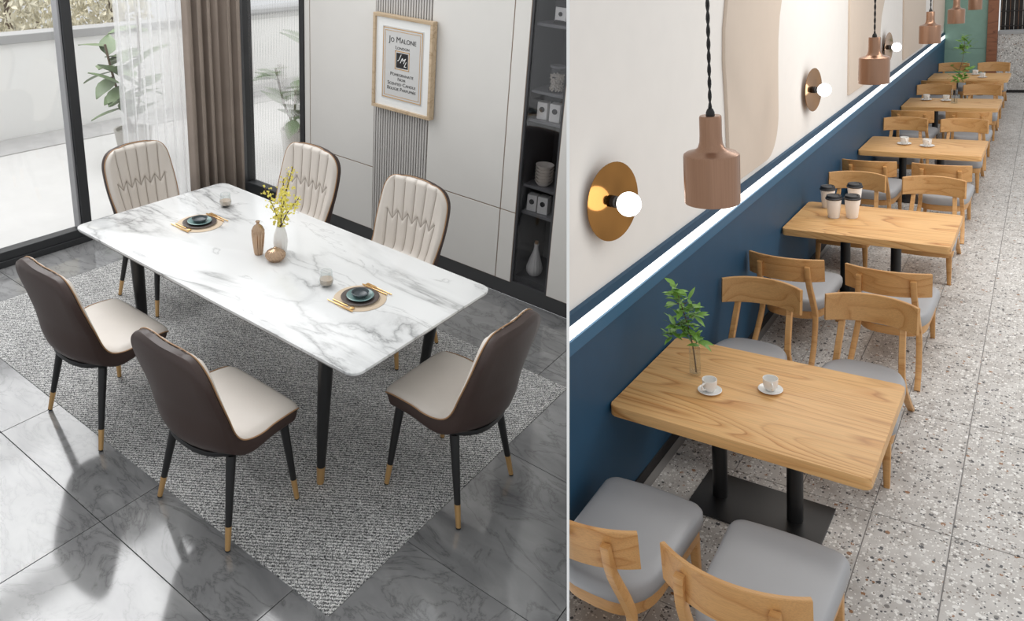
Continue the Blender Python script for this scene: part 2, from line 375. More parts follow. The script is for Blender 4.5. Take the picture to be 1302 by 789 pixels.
# ------------------------------------------------------------------ dining room shell
A = ROOM_A
fl = struct(MB().box(-1.42, 3.5, -2.0, 2.06, -0.12, -0.006).done('floor', 'grout', smooth=0, room=A))
TX, TY, X0, Y0 = 0.829, 0.685, 0.2903, -0.5541
tile_me = {}
for i in range(-2, 4):
    for j in range(-2, 4):
        x0, x1 = max(X0 + i * TX, -1.36), min(X0 + (i + 1) * TX, 3.5); y0, y1 = Y0 + j * TY, min(Y0 + (j + 1) * TY, 2.05)
        if x1 - x0 < 0.03 or y1 - y0 < 0.03: continue
        k = (round(x1 - x0, 4), round(y1 - y0, 4))
        if k not in tile_me:
            o = MB().box(-k[0] / 2 + 0.0016, k[0] / 2 - 0.0016, -k[1] / 2 + 0.0016, k[1] / 2 - 0.0016, -0.006, 0.0, 0.0008).done('tile', 'tile', fl, smooth=0)
            tile_me[k] = o.data
        else: o = link('tile', tile_me[k], fl)
        o.location = ((x0 + x1) / 2, (y0 + y1) / 2, 0)
# back wall with lacquered panels, a slatted strip and the skirting
WY = 2.0486
wb = struct(MB().box(-0.585, 0.1237, WY + 0.0035, WY + 0.12, 0.1, 2.75).box(0.607, 1.343, WY + 0.0035, WY + 0.12, 0.1, 2.75).box(1.612, 3.0, WY + 0.0035, WY + 0.12, 0.1, 2.75).box(0.1237, 0.607, WY + 0.03, WY + 0.12, 0.1, 2.75).box(-0.585, 1.343, WY + 0.03, WY + 0.12, 0, 0.1).box(1.612, 3.0, WY + 0.03, WY + 0.12, 0, 0.1).box(1.343, 1.612, WY + 0.42, WY + 0.5, 0, 2.75).done('wall_back', 'joint', smooth=0, room=A))
def panel(x0, x1, z0, z1, d=0.0):
    g_ = 0.0035
    return MB().box(x0 + g_, x1 - g_, WY + d, WY + 0.03, z0 + g_, z1 - g_, 0.0015).done('panel', 'wallgrey', wb, smooth=0)
SZ = 0.584
panel(-0.585, -0.525, 0.10, 2.75)
for x0, x1 in ((-0.525, 0.1237), (0.607, 1.226), (1.226, 1.343)):
    panel(x0, x1, 0.10, SZ); panel(x0, x1, SZ, 2.75)
panel(1.612, 2.6, 0.10, 2.75)
sb = MB().box(0.1237, 0.607, WY + 0.02, WY + 0.03, 0.10, 2.75).done('slat_backing', 'slatback', wb, smooth=0)
mb = MB(); ns = 22; w = (0.607 - 0.1237) / ns
for k in range(ns): mb.box(0.1237 + k * w + w * 0.2, 0.1237 + (k + 1) * w - w * 0.2, WY - 0.004, WY + 0.02, 0.10, 2.75)
tag(mb.done('slat', 'slat', wb, smooth=0), kind='stuff')
struct(MB().box(-0.585, 1.343, WY + 0.004, WY + 0.028, 0, 0.10).box(1.612, 2.6, WY + 0.004, WY + 0.028, 0, 0.10).box(1.343, 1.612, WY + 0.004, WY + 0.06, 0, 0.10).done('baseboard_back', 'base', smooth=0, room=A))
struct(MB().box(-1.42, -1.34, WY - 0.02, WY + 0.1, 0, 2.75).done('trim_1', 'frame', smooth=0, room=A))
# window wall, sliding glass
wl = struct(MB().box(-1.42, -1.30, -2.0, 2.03, 2.55, 2.75).done('wall_left', 'wallgrey', smooth=0, room=A))
w1 = struct(MB().box(-1.42, -1.315, -2.0, 2.03, 0.0, 0.045, 0.004).done('window_1', 'frame', smooth=0, room=A))
MB().box(-1.40, -1.325, -2.0, 0.69, 0.045, 0.105, 0.004).done('bottom_rail', 'frame', w1, smooth=0)
MB().box(-1.41, -1.335, 0.752, 2.0, 0.045, 0.105, 0.004).done('bottom_rail', 'frame', w1, smooth=0)
MB().box(-1.405, -1.315, 0.688, 0.752, 0.045, 2.55, 0.003).done('mullion', 'frame', w1, smooth=0)
MB().box(-1.40, -1.33, 0.672, 0.687, 0.105, 2.55, 0.003).done('stile', simple('grey_gasket', rgb(150, 150, 152), 0.5), w1, smooth=0)
MB().box(-1.372, -1.364, -2.0, 0.672, 0.105, 2.55).done('pane', 'pane', w1, smooth=0)
MB().box(-1.382, -1.374, 0.752, 2.0, 0.105, 2.55).done('pane', 'pane', w1, smooth=0)
w2 = struct(MB().box(-1.34, -0.587, WY - 0.01, WY + 0.07, 0.0, 0.105, 0.004).done('window_2', 'frame', smooth=0, room=A))
MB().box(-1.34, -1.268, WY - 0.01, WY + 0.07, 0.105, 2.75, 0.004).done('stile', 'frame', w2, smooth=0)
MB().box(-0.632, -0.587, WY - 0.01, WY + 0.07, 0.105, 2.75, 0.004).done('stile', 'frame', w2, smooth=0)
MB().grid(lambda u, v: Vector((-1.268 + 0.636 * u, WY + 0.03 + 0.0035 * math.cos(2 * PI * 34 * u), 0.105 + 2.645 * v)), 34 * 8, 1).done('pane', 'reeded', w2)
# terrace outside
struct(MB().box(-4.3, -1.42, -3.0, 6.5, -0.10, -0.02).box(-1.42, 0.6, 2.18, 6.5, -0.10, -0.02).done('floor_terrace', 'terrace', smooth=0, room=A))
struct(MB().box(-3.99, -3.55, -3.0, 6.5, -0.02, -0.012).done('trim_2', 'band', smooth=0, room=A))
wt = struct(MB().box(-4.14, -4.0, -3.0, 6.5, -0.02, 0.90).done('wall_terrace', 'white_wall', smooth=0, room=A))
MB().box(-4.17, -3.97, -3.0, 6.5, 0.90, 0.985, 0.006).done('coping', 'coping', wt, smooth=0)
# shrubs beyond the parapet
def shrub(loc, r, h, seed, label, mat='hedge', n=4200, room=A):
    q = random.Random(seed); mb = MB()
    t = thing('garden_shrub', room, loc, label, 'shrub', 'shrubs beyond the terrace')
    for _ in range(n):
        a = q.random() * 2 * PI; zz = q.random(); rr = r * math.sqrt(q.random()) * (0.55 + 0.6 * math.sin(PI * min(1, zz * 0.9 + 0.15)))
        c = Vector((rr * math.cos(a), rr * math.sin(a), 0.1 + zz * h)); e = Euler((q.random() * 6, q.random() * 6, q.random() * 6)).to_matrix()
        s = 0.025 + 0.03 * q.random()
        vs = [mb.bm.verts.new(c + e @ Vector(p) * s) for p in ((-1, 0, 0), (0, -0.45, 0.15), (1, 0, 0), (0, 0.45, 0.15))]
        mb.bm.faces.new(vs)
    tag(mb.done('foliage', mat, t, smooth=0), kind='stuff')
    MB().tube([(0, 0, -0.1), (0.03, 0, h * 0.4), (-0.02, 0.03, h * 0.85)], [0.05, 0.035, 0.012], 8).done('trunk', 'stem', t)
for i, (x, y, r, h, lb) in enumerate(((-5.0, 0.85, 0.40, 2.0, 'pale shrub behind the terrace wall at the far left of the window'), (-5.05, 1.95, 0.40, 2.2, 'pale shrub behind the terrace wall beside the dark mullion'), (-5.0, 3.05, 0.40, 2.0, 'pale shrub behind the terrace wall seen through the sheer curtain'), (-6.2, 1.45, 0.5, 2.7, 'taller pale shrub in the second row behind the terrace wall, left of the mullion'), (-6.2, 2.75, 0.5, 2.7, 'taller pale shrub in the second row behind the terrace wall, right of the mullion'))):
    shrub((x, y, -0.05), r, h, 20 + i, lb)
# rubber plant in a pot on the terrace
def leaf_mesh(name, L, W, mat, curl=0.15, n=5):
    mb = MB()
    def f(u, v):
        w = W * math.sin(PI * min(0.98, max(0.02, v)) ** 0.8) * (u - 0.5) * 2
        return Vector((w, L * v, -curl * L * v * v + abs(u - 0.5) * 0.25 * W))
    mb.grid(f, 2, n); o = mb.done(name, mat); d = o.data; bpy.data.objects.remove(o); return d
RL_LEAF = leaf_mesh('leaf', 0.30, 0.078, 'leaf')
def potted(room, loc, label, seed, h=1.05, n=26, s=1.0):
    q = random.Random(seed); t = thing('potted_plant', room, loc, label, 'plant')
    MB().lathe([(0.11, 0), (0.13, 0.02), (0.16, 0.26), (0.165, 0.28), (0.145, 0.28), (0.14, 0.25), (0.0, 0.25)], 28).done('pot', 'pot', t)
    st = [[(0.02, 0, 0.25), (0.05, 0.06, 0.6 * h), (0.0, 0.12, h + 0.2)], [(-0.03, 0.02, 0.25), (-0.12, -0.05, 0.55 * h), (-0.18, -0.1, 0.95 * h)], [(0, -0.03, 0.25), (0.1, -0.12, 0.5 * h), (0.16, -0.16, 0.8 * h)]]
    for p in st: MB().tube(crom(p, 8), 0.011, 7).done('stem', 'stem', t)
    for k in range(n):
        p = crom(st[k % 3], 20)[6 + int(q.random() * 14)]
        o = link('leaf', RL_LEAF, t); o.location = p; o.rotation_euler = (q.uniform(-0.35, 0.65), 0.4 * (q.random() - .5), q.random() * 2 * PI); o.scale = (s, s, s)
potted(A, (-2.75, 1.93, -0.02), 'rubber plant in a stone pot on the terrace behind the sheer curtain', 3, 1.1, 34)
potted(A, (-1.75, 3.0, -0.02), 'leafy plant in a stone pot outside the reeded glass', 5, 0.9, 24, 0.9)
pl = thing('planter_box', A, (-0.9, 3.3, -0.02), 'low white planter box outside the reeded glass', 'planter')
MB().box(-0.45, 0.45, -0.16, 0.16, 0, 0.34, 0.01).done('box', 'coping', pl, smooth=0)
mbx = MB(); q = random.Random(9)
for _ in range(320):
    c = Vector((q.uniform(-.44, .44), q.uniform(-.15, .15), 0.34 + q.random() * 0.28)); e = Euler((q.random() * 6, q.random() * 6, q.random() * 6)).to_matrix()
    mbx.bm.faces.new([mbx.bm.verts.new(c + e @ Vector(p) * 0.06) for p in ((-1, 0, 0), (0, -0.4, 0.1), (1, 0, 0), (0, 0.4, 0.1))])
tag(mbx.done('foliage', 'leaf', pl, smooth=0), kind='stuff')

# curtains
def drape(name, label, cat, x, y0, y1, z0, z1, amp, waves, mat, thick=0.0, jit=0.0, seed=1):
    q = random.Random(seed); ph = [q.uniform(-jit, jit) for _ in range(waves * 2 + 3)]
    def f(u, v):
        a = u * waves; k = int(a * 2); off = ph[k] * (1 - (a * 2 - k)) + ph[k + 1] * (a * 2 - k)
        s = math.sin(2 * PI * a + off)
        s = math.copysign(abs(s) ** 0.7, s)
        y = y0 + (y1 - y0) * u + 0.012 * math.sin(4 * PI * a + 1) * (0.6 + 0.4 * v)
        return Vector((x + amp * s * (0.85 + 0.25 * (1 - v)), y, z0 + (z1 - z0) * v))
    o = MB().grid(f, waves * 16, 6).done(name, mat, smooth=70, room=A)
    if thick:
        m = o.modifiers.new('t', 'SOLIDIFY'); m.thickness = thick
    tag(o, label, cat); return o
drape('brown_curtain', 'taupe floor-length curtain hanging in the corner between the windows', 'curtain', -1.20, 1.47, 1.97, 0.02, 2.65, 0.042, 6, 'curtain', 0.004, 0.7, 4)
sh = drape('sheer_curtain', 'thin white sheer curtain hanging beside the taupe curtain', 'curtain', -1.245, 0.985, 1.50, 0.02, 2.65, 0.022, 7, 'sheer', 0, 0.5, 8)
# rug
rug = MB().prism(rrect(-0.892, 2.13, -0.295, 1.424, 0.006), 0.0, 0.004, 0.0012).done('rug', 'rug', smooth=0, room=A)
tag(rug, 'grey woven rug under the marble table', 'rug')
RZ = 0.0045

# ------------------------------------------------------------------ dining table
TW, TD = 1.9544, 0.8875
t = thing('dining_table', A, (0, 0, RZ), 'long white marble-topped dining table with black splayed legs', 'table')
H = 0.75 - RZ
MB().prism(rrect(0, TW, 0, TD, 0.045, 8), H - 0.012, H, 0.003).done('tabletop', 'marble', t, smooth=40)
MB().prism(rrect(0.006, TW - 0.006, 0.006, TD - 0.006, 0.04, 8), H - 0.022, H - 0.012).done('under_edge', simple('grey_edge', rgb(120, 118, 116), 0.5), t, smooth=40)
for x0, x1, y0, y1 in ((0.36, 1.74, 0.12, 0.16), (0.36, 1.74, TD - 0.16, TD - 0.12), (0.36, 0.40, 0.16, TD - 0.16), (1.70, 1.74, 0.16, TD - 0.16)):
    MB().box(x0, x1, y0, y1, H - 0.07, H - 0.022).done('apron', 'black', t, smooth=0)
for sx, sy in ((0, 0), (1, 0), (1, 1), (0, 1)):
    fx = 0.345 if not sx else 1.635; fy = 0.130 if not sy else TD - 0.12
    tx = 0.395 if not sx else 1.715; ty = 0.09 if not sy else TD - 0.09
    p = lambda z: Vector((fx + (tx - fx) * z / (H - 0.022), fy + (ty - fy) * z / (H - 0.022), z))
    lg = MB().tube([p(0.10), p(0.3), p(0.5), p(H - 0.022)], [0.0185, 0.024, 0.0285, 0.031], 20).done('leg', 'black', t)
    MB().tube([p(0.004), p(0.10)], [0.0155, 0.0187], 20).done('leg_tip', 'gold', lg); MB().tube([p(0.0), p(0.006)], [0.0145, 0.0145], 14).done('foot_pad', 'black', lg)

# ------------------------------------------------------------------ dining chairs
def make_dining_chair():
    t = thing('dining_chair', A, (0, 0, 0), 'x', 'chair', 'dining chairs around the marble table')
    P = [(0, .214, .438), (0, .208, .461), (0, .17, .474), (0, .08, .479), (0, -.04, .470), (0, -.115, .466), (0, -.165, .484), (0, -.193, .535), (0, -.210, .63), (0, -.224, .74), (0, -.237, .85), (0, -.241, .892)]
    N = 200; C = crom(P, N); L = [0.0]
    for i in range(N): L.append(L[-1] + (C[i + 1] - C[i]).length)
    T = L[-1]
    TG = [(C[min(i + 1, N)] - C[max(i - 1, 0)]).normalized() for i in range(N + 1)]
    def at_s(s):
        s = max(0, min(T, s)); lo = 0; hi = N
        while hi - lo > 1:
            m = (lo + hi) // 2
            if L[m] <= s: lo = m
            else: hi = m
        f = (s - L[lo]) / max(1e-9, L[hi] - L[lo]); p = C[lo].lerp(C[hi], f); tg = TG[lo].lerp(TG[hi], f).normalized()
        n = Vector((0, -tg.z, tg.y)); n = n if n.z + n.y > 0 else -n
        return p, n
    def sm(a, b, x): x = max(0, min(1, (x - a) / (b - a))); return x * x * (3 - 2 * x)
    sJ = next(L[i] for i in range(N) if C[i].y < -0.13)
    R0, R1 = 0.05, 0.115
    def width(s):
        w = 0.222 + 0.010 * sm(0.0, 0.16, s) - 0.012 * sm(sJ - 0.1, sJ + 0.05, s) + 0.014 * sm(sJ + 0.05, sJ + 0.22, s) - 0.012 * sm(T - 0.2, T, s)
        if s < R0: w -= R0 - math.sqrt(max(0, R0 * R0 - (R0 - s) ** 2))
        d = T - s
        if d < R1: w -= R1 * (1 - max(0, 1 - ((R1 - d) / R1) ** 2.3) ** (1 / 2.3))
        return w
    def bend(s, u): return 0.078 * sm(sJ - 0.22, sJ - 0.02, s) * (1 - 0.84 * sm(sJ, T - 0.03, s)) * abs(u) ** 2.1
    def inner(s, u, off=0.0):
        p, n = at_s(s); return Vector((width(s) * u, p.y + bend(s, u), p.z - 0.006 * abs(u) ** 4)) + n * off
    def pitch(s): return 0.058 + 0.018 * (s - sJ) / (T - sJ)
    ZM, HZ = (T - sJ) * 0.50, 0.025
    def depth(s, x):
        v = s - sJ; p = pitch(s); xx = x / p; tri = abs(((xx + 0.5) % 1.0) - 0.5) * 2; zt = ZM - HZ + 2 * HZ * tri; d = 9
        if abs(xx) < 2.6:
            if v > ZM - HZ: d = min(d, abs(xx - round(xx)) * p)
            if v < ZM + HZ: d = min(d, abs(xx - (math.floor(xx) + 0.5)) * p)
        if abs(xx) < 2.5: d = min(d, abs(v - zt) * 0.75)
        dep = -0.0065 * math.exp(-(d / 0.005) ** 2) + (0.004 * min(1, d / 0.022) if d < 5 else 0.004)
        return dep * sm(0.0, 0.05, v) * sm(0, 0.03, width(s) - abs(x)) * sm(-0.01, 0.02, T - s)
    def rows_s(a, b, n, fa, fb):
        out = [a + (b - a) * k / n for k in range(n + 1)]
        if fa: out += [a + (out[1] - a) * f for f in (0.01, 0.05, 0.12, 0.25, 0.45, 0.7)]
        if fb: out += [b - (b - out[n - 1]) * f for f in (0.01, 0.05, 0.12, 0.25, 0.45, 0.7)]
        return sorted(out)
    def cushion(name, ss, nu, quilt, sm_ang):
        mb = MB(); rows = []
        for s in ss:
            row = []
            for k in range(nu + 1):
                u = -1 + 2 * k / nu; u = math.copysign(1 - (1 - abs(u)) ** 1.25, u); e = max(0, (abs(u) - 0.86) / 0.14); ed = max(0, 1 - (T - s) / 0.03) if s > T - 0.03 else (max(0, 1 - s / 0.03) if s < 0.03 else 0)
                up_ = 0.008 + 0.009 * sm(sJ, sJ + 0.12, s); p = inner(s, u, up_ - (up_ + 0.004) * max(e, ed) ** 2.4)
                if quilt: p = p + at_s(s)[1] * depth(s, p.x)
                row.append(mb.bm.verts.new(p))
            rows.append(row)
        for a, b in zip(rows, rows[1:]):
            for k in range(nu): mb.bm.faces.new((a[k], a[k + 1], b[k + 1], b[k]))
        return mb.done(name, 'cream', t, smooth=sm_ang)
    cushion('seat_cushion', rows_s(0, sJ, 30, True, False), 16, False, 70)
    bc = cushion('backrest_cushion', rows_s(sJ, T, 130, False, True), 110, True, 85)
    # stitched seams of the quilting, as tubes darkened to paint the crease shade
    def sp(s, x): u = max(-1, min(1, x / max(0.05, width(s)))); return inner(s, u, 0.0048 + 0.009 * sm(sJ, sJ + 0.12, s))
    mb = MB()
    def xs(k, s): return k * pitch(s)
    for k in range(-2, 3):
        ss = [sJ + ZM - HZ + (T - 0.035 - sJ - ZM + HZ) * q_ / 14 for q_ in range(15)]
        mb.tube([sp(s, xs(k, s)) for s in ss if abs(xs(k, s)) < width(s) - 0.015], 0.0013, 5)
    for k in (-2.5, -1.5, -0.5, 0.5, 1.5, 2.5):
        ss = [sJ + 0.03 + (ZM + HZ - 0.03) * q_ / 10 for q_ in range(11)]
        mb.tube([sp(s, xs(k, s)) for s in ss], 0.0013, 5)
    zz = []
    for k in range(-5, 6):
        s = sJ + (ZM + HZ if k % 2 else ZM - HZ); zz.append((s, xs(k / 2, s)))
    for (s0, x0), (s1, x1) in zip(zz, zz[1:]):
        mb.tube([sp(s0 + (s1 - s0) * f, x0 + (x1 - x0) * f) for f in (0, .25, .5, .75, 1)], 0.0013, 5)
    tag(mb.done('shaded_stitching', 'seam', bc), kind='stuff')
    # outer shell
    mb = MB(); rows = []
    for s in rows_s(0, T, 64, True, True):
        p, n = at_s(s); w = width(s)
        th = 0.058 - 0.020 * sm(sJ, sJ + 0.2, s) + 0.012 * math.exp(-((s - sJ) / 0.05) ** 2)
        ed = max(sm(0, 1, 1 - (T - s) / 0.03) if s > T - 0.03 else 0, sm(0, 1, 1 - s / 0.02) if s < 0.02 else 0)
        loop = [inner(s, -1 + 2 * k / 8, -0.006) for k in range(9)]
        for dx, f in ((0.002, 0.3), (0.004, 0.6), (0.001, 0.88)): loop.append(inner(s, 1, -th * f * (1 - 0.15 * ed)) + Vector((dx, 0, 0)))
        for k in range(9):
            u = 1 - 2 * k / 8; loop.append(inner(s, u * 0.985, -(th + 0.006 * (1 - u * u)) * (1 - 0.2 * ed)))
        for dx, f in ((0.001, 0.88), (0.004, 0.6), (0.002, 0.3)): loop.append(inner(s, -1, -th * f * (1 - 0.15 * ed)) - Vector((dx, 0, 0)))
        rows.append([mb.bm.verts.new(q_) for q_ in loop])
    m = len(rows[0])
    for a, b in zip(rows, rows[1:]):
        for k in range(m): mb.bm.faces.new((a[k], a[(k + 1) % m], b[(k + 1) % m], b[k]))
    for r_ in (rows[0], rows[-1]):
        for k in range(8): mb.bm.faces.new((r_[k], r_[k + 1], r_[12 + 7 - k], r_[12 + 8 - k]))
        mb.bm.faces.new((r_[8], r_[9], r_[10], r_[11], r_[12])); mb.bm.faces.new([r_[0], r_[20]] + [r_[k] for k in range(21, len(r_))])
    mb.done('shell', 'brown', t, smooth=60)
    ss = rows_s(0, T, 70, True, True)
    path = [inner(s, 1, -0.002) + Vector((0.001, 0, 0)) for s in ss] + [inner(T, u, -0.002) + at_s(T)[1].cross(Vector((1, 0, 0))) * -0.003 for u in (0.75, 0.5, 0.25, 0, -0.25, -0.5, -0.75)] + [inner(s, -1, -0.002) - Vector((0.001, 0, 0)) for s in reversed(ss)] + [inner(0, u, -0.002) + Vector((0, 0.003, 0)) for u in (-0.6, -0.2, 0.2, 0.6)]
    MB().tube(path, 0.0030, 6, closed=True).done('piping', 'piping', t)
    # base ring and legs
    ring = [(x, y) for x, y in rrect(-0.205, 0.205, -0.02, 0.190, 0.05, 6) if y > 0.0] 
    rear = [(0.205 * math.cos(a), -0.02 + 0.182 * math.sin(a) * (1 if True else 1)) for a in [PI + PI * k / 20 for k in range(21)]]
    MB().prism(ring + [(math.copysign(abs(x / 0.205) ** 0.7, x) * 0.205, y) for x, y in rear], 0.396, 0.418, 0.003).done('seat_frame', 'black', t)
    for sx in (-1, 1):
        for sy in (-1, 1):
            a = Vector((0.172 * sx, 0.025 + 0.135 * sy, 0.39)); b = Vector((0.222 * sx, 0.185 * sy, 0.0))
            p = lambda f: b.lerp(a, f)
            lg = MB().tube([p(0.26), p(0.6), p(1.0)], [0.0130, 0.0165, 0.0200], 14).done('leg', 'black', t)
            MB().tube([p(0.012), p(0.262)], [0.0105, 0.0132], 14).done('leg_tip', 'gold', lg); MB().tube([p(0.0), p(0.014)], [0.0106, 0.0106], 12).done('foot_pad', 'black', lg)
    return t
CA = make_dining_chair()
SA = (1.0, 0.93, 0.955); SC = (0.88, 1.06, 1.0); SD = (0.90, 1.06, 1.03); SE = (1.03, 0.93, 1.045)
LA = ['dining chair on the near long side of the table, closer to the window', 'dining chair on the near long side of the table, farther from the big window',
      'dining chair alone at the short table end away from the window', 'dining chair alone at the short table end before the sheer curtain',
      'dining chair across the table beside the reeded glass', 'dining chair across the table before the slatted strip under the framed print']
CA.matrix_basis = pose(A, (0.522, -0.170, RZ), 0, SA); CA['label'] = LA[0]
dup(CA, A, (1.405, -0.165, RZ), LA[1], 0, SA)
dup(CA, A, (2.055, 0.500, RZ), LA[2], PI / 2, SC)
dup(CA, A, (-0.270, 0.650, RZ), LA[3], -PI / 2, SD)
dup(CA, A, (0.27, 1.125, RZ), LA[4], PI, SE)
dup(CA, A, (1.105, 1.135, RZ), LA[5], PI, SE)
CA2 = [o for o in bpy.data.objects if o.parent is None and o.name.startswith('dining_chair')]

# ------------------------------------------------------------------ on the table
ZT = 0.75
def setting(cx, cy, where):
    m = MB().lathe([(0.0, 0), (0.112, 0), (0.115, 0.0015), (0.112, 0.003), (0.0, 0.003)], 48).done('placemat', 'placemat', room=pose(A, (cx, cy, ZT))); mark(m, A)
    tag(m, 'round tan placemat on the marble table, ' + where, 'placemat', 'placemats')
    z = ZT + 0.003
    m = MB().lathe([(0.0, 0), (0.055, 0), (0.078, 0.005), (0.084, 0.0085), (0.081, 0.0095), (0.056, 0.004), (0.0, 0.003)], 44).done('dinner_plate', 'charger', room=pose(A, (cx, cy, z)))
    tag(mark(m, A), 'large dark brown plate on the placemat ' + where, 'plate', 'dark plates')
    m = MB().lathe([(0.0, 0), (0.036, 0), (0.054, 0.007), (0.060, 0.012), (0.057, 0.0135), (0.038, 0.005), (0.0, 0.004)], 40).done('salad_plate', 'teal', room=pose(A, (cx, cy, z + 0.004)))
    tag(mark(m, A), 'teal glazed plate between bowl and dark plate ' + where, 'plate', 'teal plates')
    m = MB().lathe([(0.0, 0), (0.022, 0), (0.034, 0.010), (0.039, 0.021), (0.037, 0.0215), (0.031, 0.010), (0.018, 0.004), (0.0, 0.003)], 36).done('small_bowl', 'bowl', room=pose(A, (cx, cy, z + 0.008)))
    tag(mark(m, A), 'small dark bowl topmost of the plate stack ' + where, 'bowl', 'dark bowls')
    def cut(kind, y, dx, ang):
        mb = MB(); zz = 0.003
        mb.tube([(-0.075, 0, zz), (-0.02, 0, zz), (0.015, 0, zz + 0.001)], [0.0028, 0.0024, 0.0022], 8)
        if kind == 'knife': mb.prism([(0.012, -0.004), (0.07, -0.005), (0.078, 0.0), (0.07, 0.004), (0.012, 0.003)], zz - 0.001, zz + 0.0012)
        elif kind == 'spoon': mb.sphere((0.04, 0, zz + 0.0015), 0.011, 16, sz=0.25); 
        else:
            mb.prism([(0.015, -0.003), (0.03, -0.008), (0.05, -0.008), (0.05, 0.008), (0.03, 0.008), (0.015, 0.003)], zz - 0.001, zz + 0.0012)
            for k in range(4): mb.box(0.05, 0.076, -0.008 + k * 0.0045, -0.0055 + k * 0.0045, zz - 0.001, zz + 0.0012)
        o = mb.done(kind, 'gilt', room=pose(A, (cx + dx, cy + y, ZT + 0.0032), ang)); mark(o, A)
        return o
    pos = {'knife': (0.092, 0.0, PI), 'fork': (0.108, 0.012, PI), 'spoon': (-0.090, 0.0, 0.0), 'butter_knife': (-0.107, -0.014, 0.0)}
    tag(cut('knife', *pos['knife']), 'gilt knife beside the dark plate ' + where, 'knife', 'gilt cutlery')
    tag(cut('fork', *pos['fork']), 'gilt fork on the placemat rim ' + where, 'fork', 'gilt cutlery')
    tag(cut('spoon', *pos['spoon']), 'gilt spoon beside the dark plate ' + where, 'spoon', 'gilt cutlery')
    o = cut('knife', *pos['butter_knife']); o.name = 'butter_knife'
    tag(o, 'gilt knife outside the spoon ' + where, 'knife', 'gilt cutlery')
setting(0.411, 0.437, 'at the sheer curtain end'); setting(1.571, 0.425, 'near the table end away from the window')
def tumbler(x, y, label):
    t = thing('drinking_glass', A, (x, y, ZT), label, 'glass', 'drinking glasses on the marble table')
    MB().lathe([(0.0, 0.0), (0.020, 0.0), (0.030, 0.012), (0.033, 0.028), (0.028, 0.048), (0.026, 0.075), (0.0245, 0.075), (0.0265, 0.048), (0.0312, 0.028), (0.028, 0.013), (0.0, 0.004)], 28).done('tumbler', 'glass', t)
    MB().lathe([(0.0, 0.005), (0.027, 0.013), (0.0305, 0.027), (0.029, 0.036), (0.0, 0.036)], 28).done('drink', simple('pale_drink', rgb(196, 178, 162), 0.2), t)
tumbler(0.315, 0.668, 'small clear glass on the table beyond the place setting near the curtain'); tumbler(1.38, 0.407, 'small clear glass on the table beside the place setting away from the window')
v = thing('white_vase', A, (0.975, 0.492, ZT), 'white lobed vase holding yellow blossom twigs', 'vase')
MB().lathe([(0.0, 0), (0.024, 0), (0.030, 0.02), (0.034, 0.055), (0.031, 0.092), (0.020, 0.128), (0.016, 0.140), (0.0135, 0.139), (0.017, 0.125), (0.0, 0.11)], 48, flute=(12, 0.03)).done('body', 'white', v)
fl_ = thing('blossom_branches', A, (0.975, 0.492, ZT + 0.115), 'yellow blossom branches standing in the white vase', 'flowers')
q = random.Random(2); mb = MB(); mbf = MB()
tips = []
for dx, dy, dz in ((0.06, 0.03, 0.335), (-0.085, -0.02, 0.205), (0.115, 0.02, 0.20), (0.02, 0.01, 0.27), (0.07, -0.02, 0.24)):
    c = crom([(0, 0, 0), (dx * 0.3, dy * 0.3, dz * 0.45), (dx, dy, dz)], 10); tips.append(c)
    MB().tube(c, [0.003] * 6 + [0.002] * 5, 6).done('twig', 'twig', fl_)
    for k in range(75):
        f = 0.28 + 0.72 * q.random(); p = c[min(10, int(f * 10))] + Vector((q.gauss(0, .013), q.gauss(0, .013), q.gauss(0, .014)))
        e = Euler((q.random() * 6, q.random() * 6, q.random() * 6)).to_matrix(); s = 0.0045 + 0.004 * q.random()
        for r_ in (0, PI / 2):
            e2 = e @ Matrix.Rotation(r_, 3, 'X')
            mbf.bm.faces.new([mbf.bm.verts.new(p + e2 @ Vector(z) * s) for z in ((-1, -0.5, 0), (1, -0.5, 0), (0.6, 0.7, 0.2), (-0.6, 0.7, 0.2))])
tag(mbf.done('blossom', 'yellow', fl_, smooth=0), kind='stuff')
j = thing('ribbed_jar', A, (0.912, 0.410, ZT), 'tall ribbed bronze-glazed jar with a lid beside the white vase', 'jar')
MB().lathe([(0.0, 0), (0.017, 0), (0.020, 0.01), (0.026, 0.07), (0.029, 0.11), (0.0275, 0.122), (0.0, 0.124)], 64, flute=(14, 0.07)).done('body', 'bronze_cer', j)
MB().lathe([(0.0295, 0.121), (0.029, 0.128), (0.021, 0.146), (0.009, 0.156), (0.006, 0.162), (0.011, 0.172), (0.009, 0.174), (0.0, 0.174)], 64, flute=(14, 0.04)).done('lid', 'bronze_cer', j)
j = thing('round_pot', A, (1.022, 0.420, ZT), 'squat ribbed bronze-glazed pot in front of the white vase', 'pot')
MB().lathe([(0.0, 0), (0.026, 0), (0.041, 0.014), (0.047, 0.030), (0.045, 0.036), (0.0, 0.038)], 72, flute=(18, 0.045)).done('body', 'bronze_cer', j)
MB().lathe([(0.046, 0.0355), (0.042, 0.043), (0.027, 0.056), (0.009, 0.063), (0.008, 0.069), (0.0, 0.071)], 72, flute=(18, 0.045)).done('lid', 'bronze_cer', j)

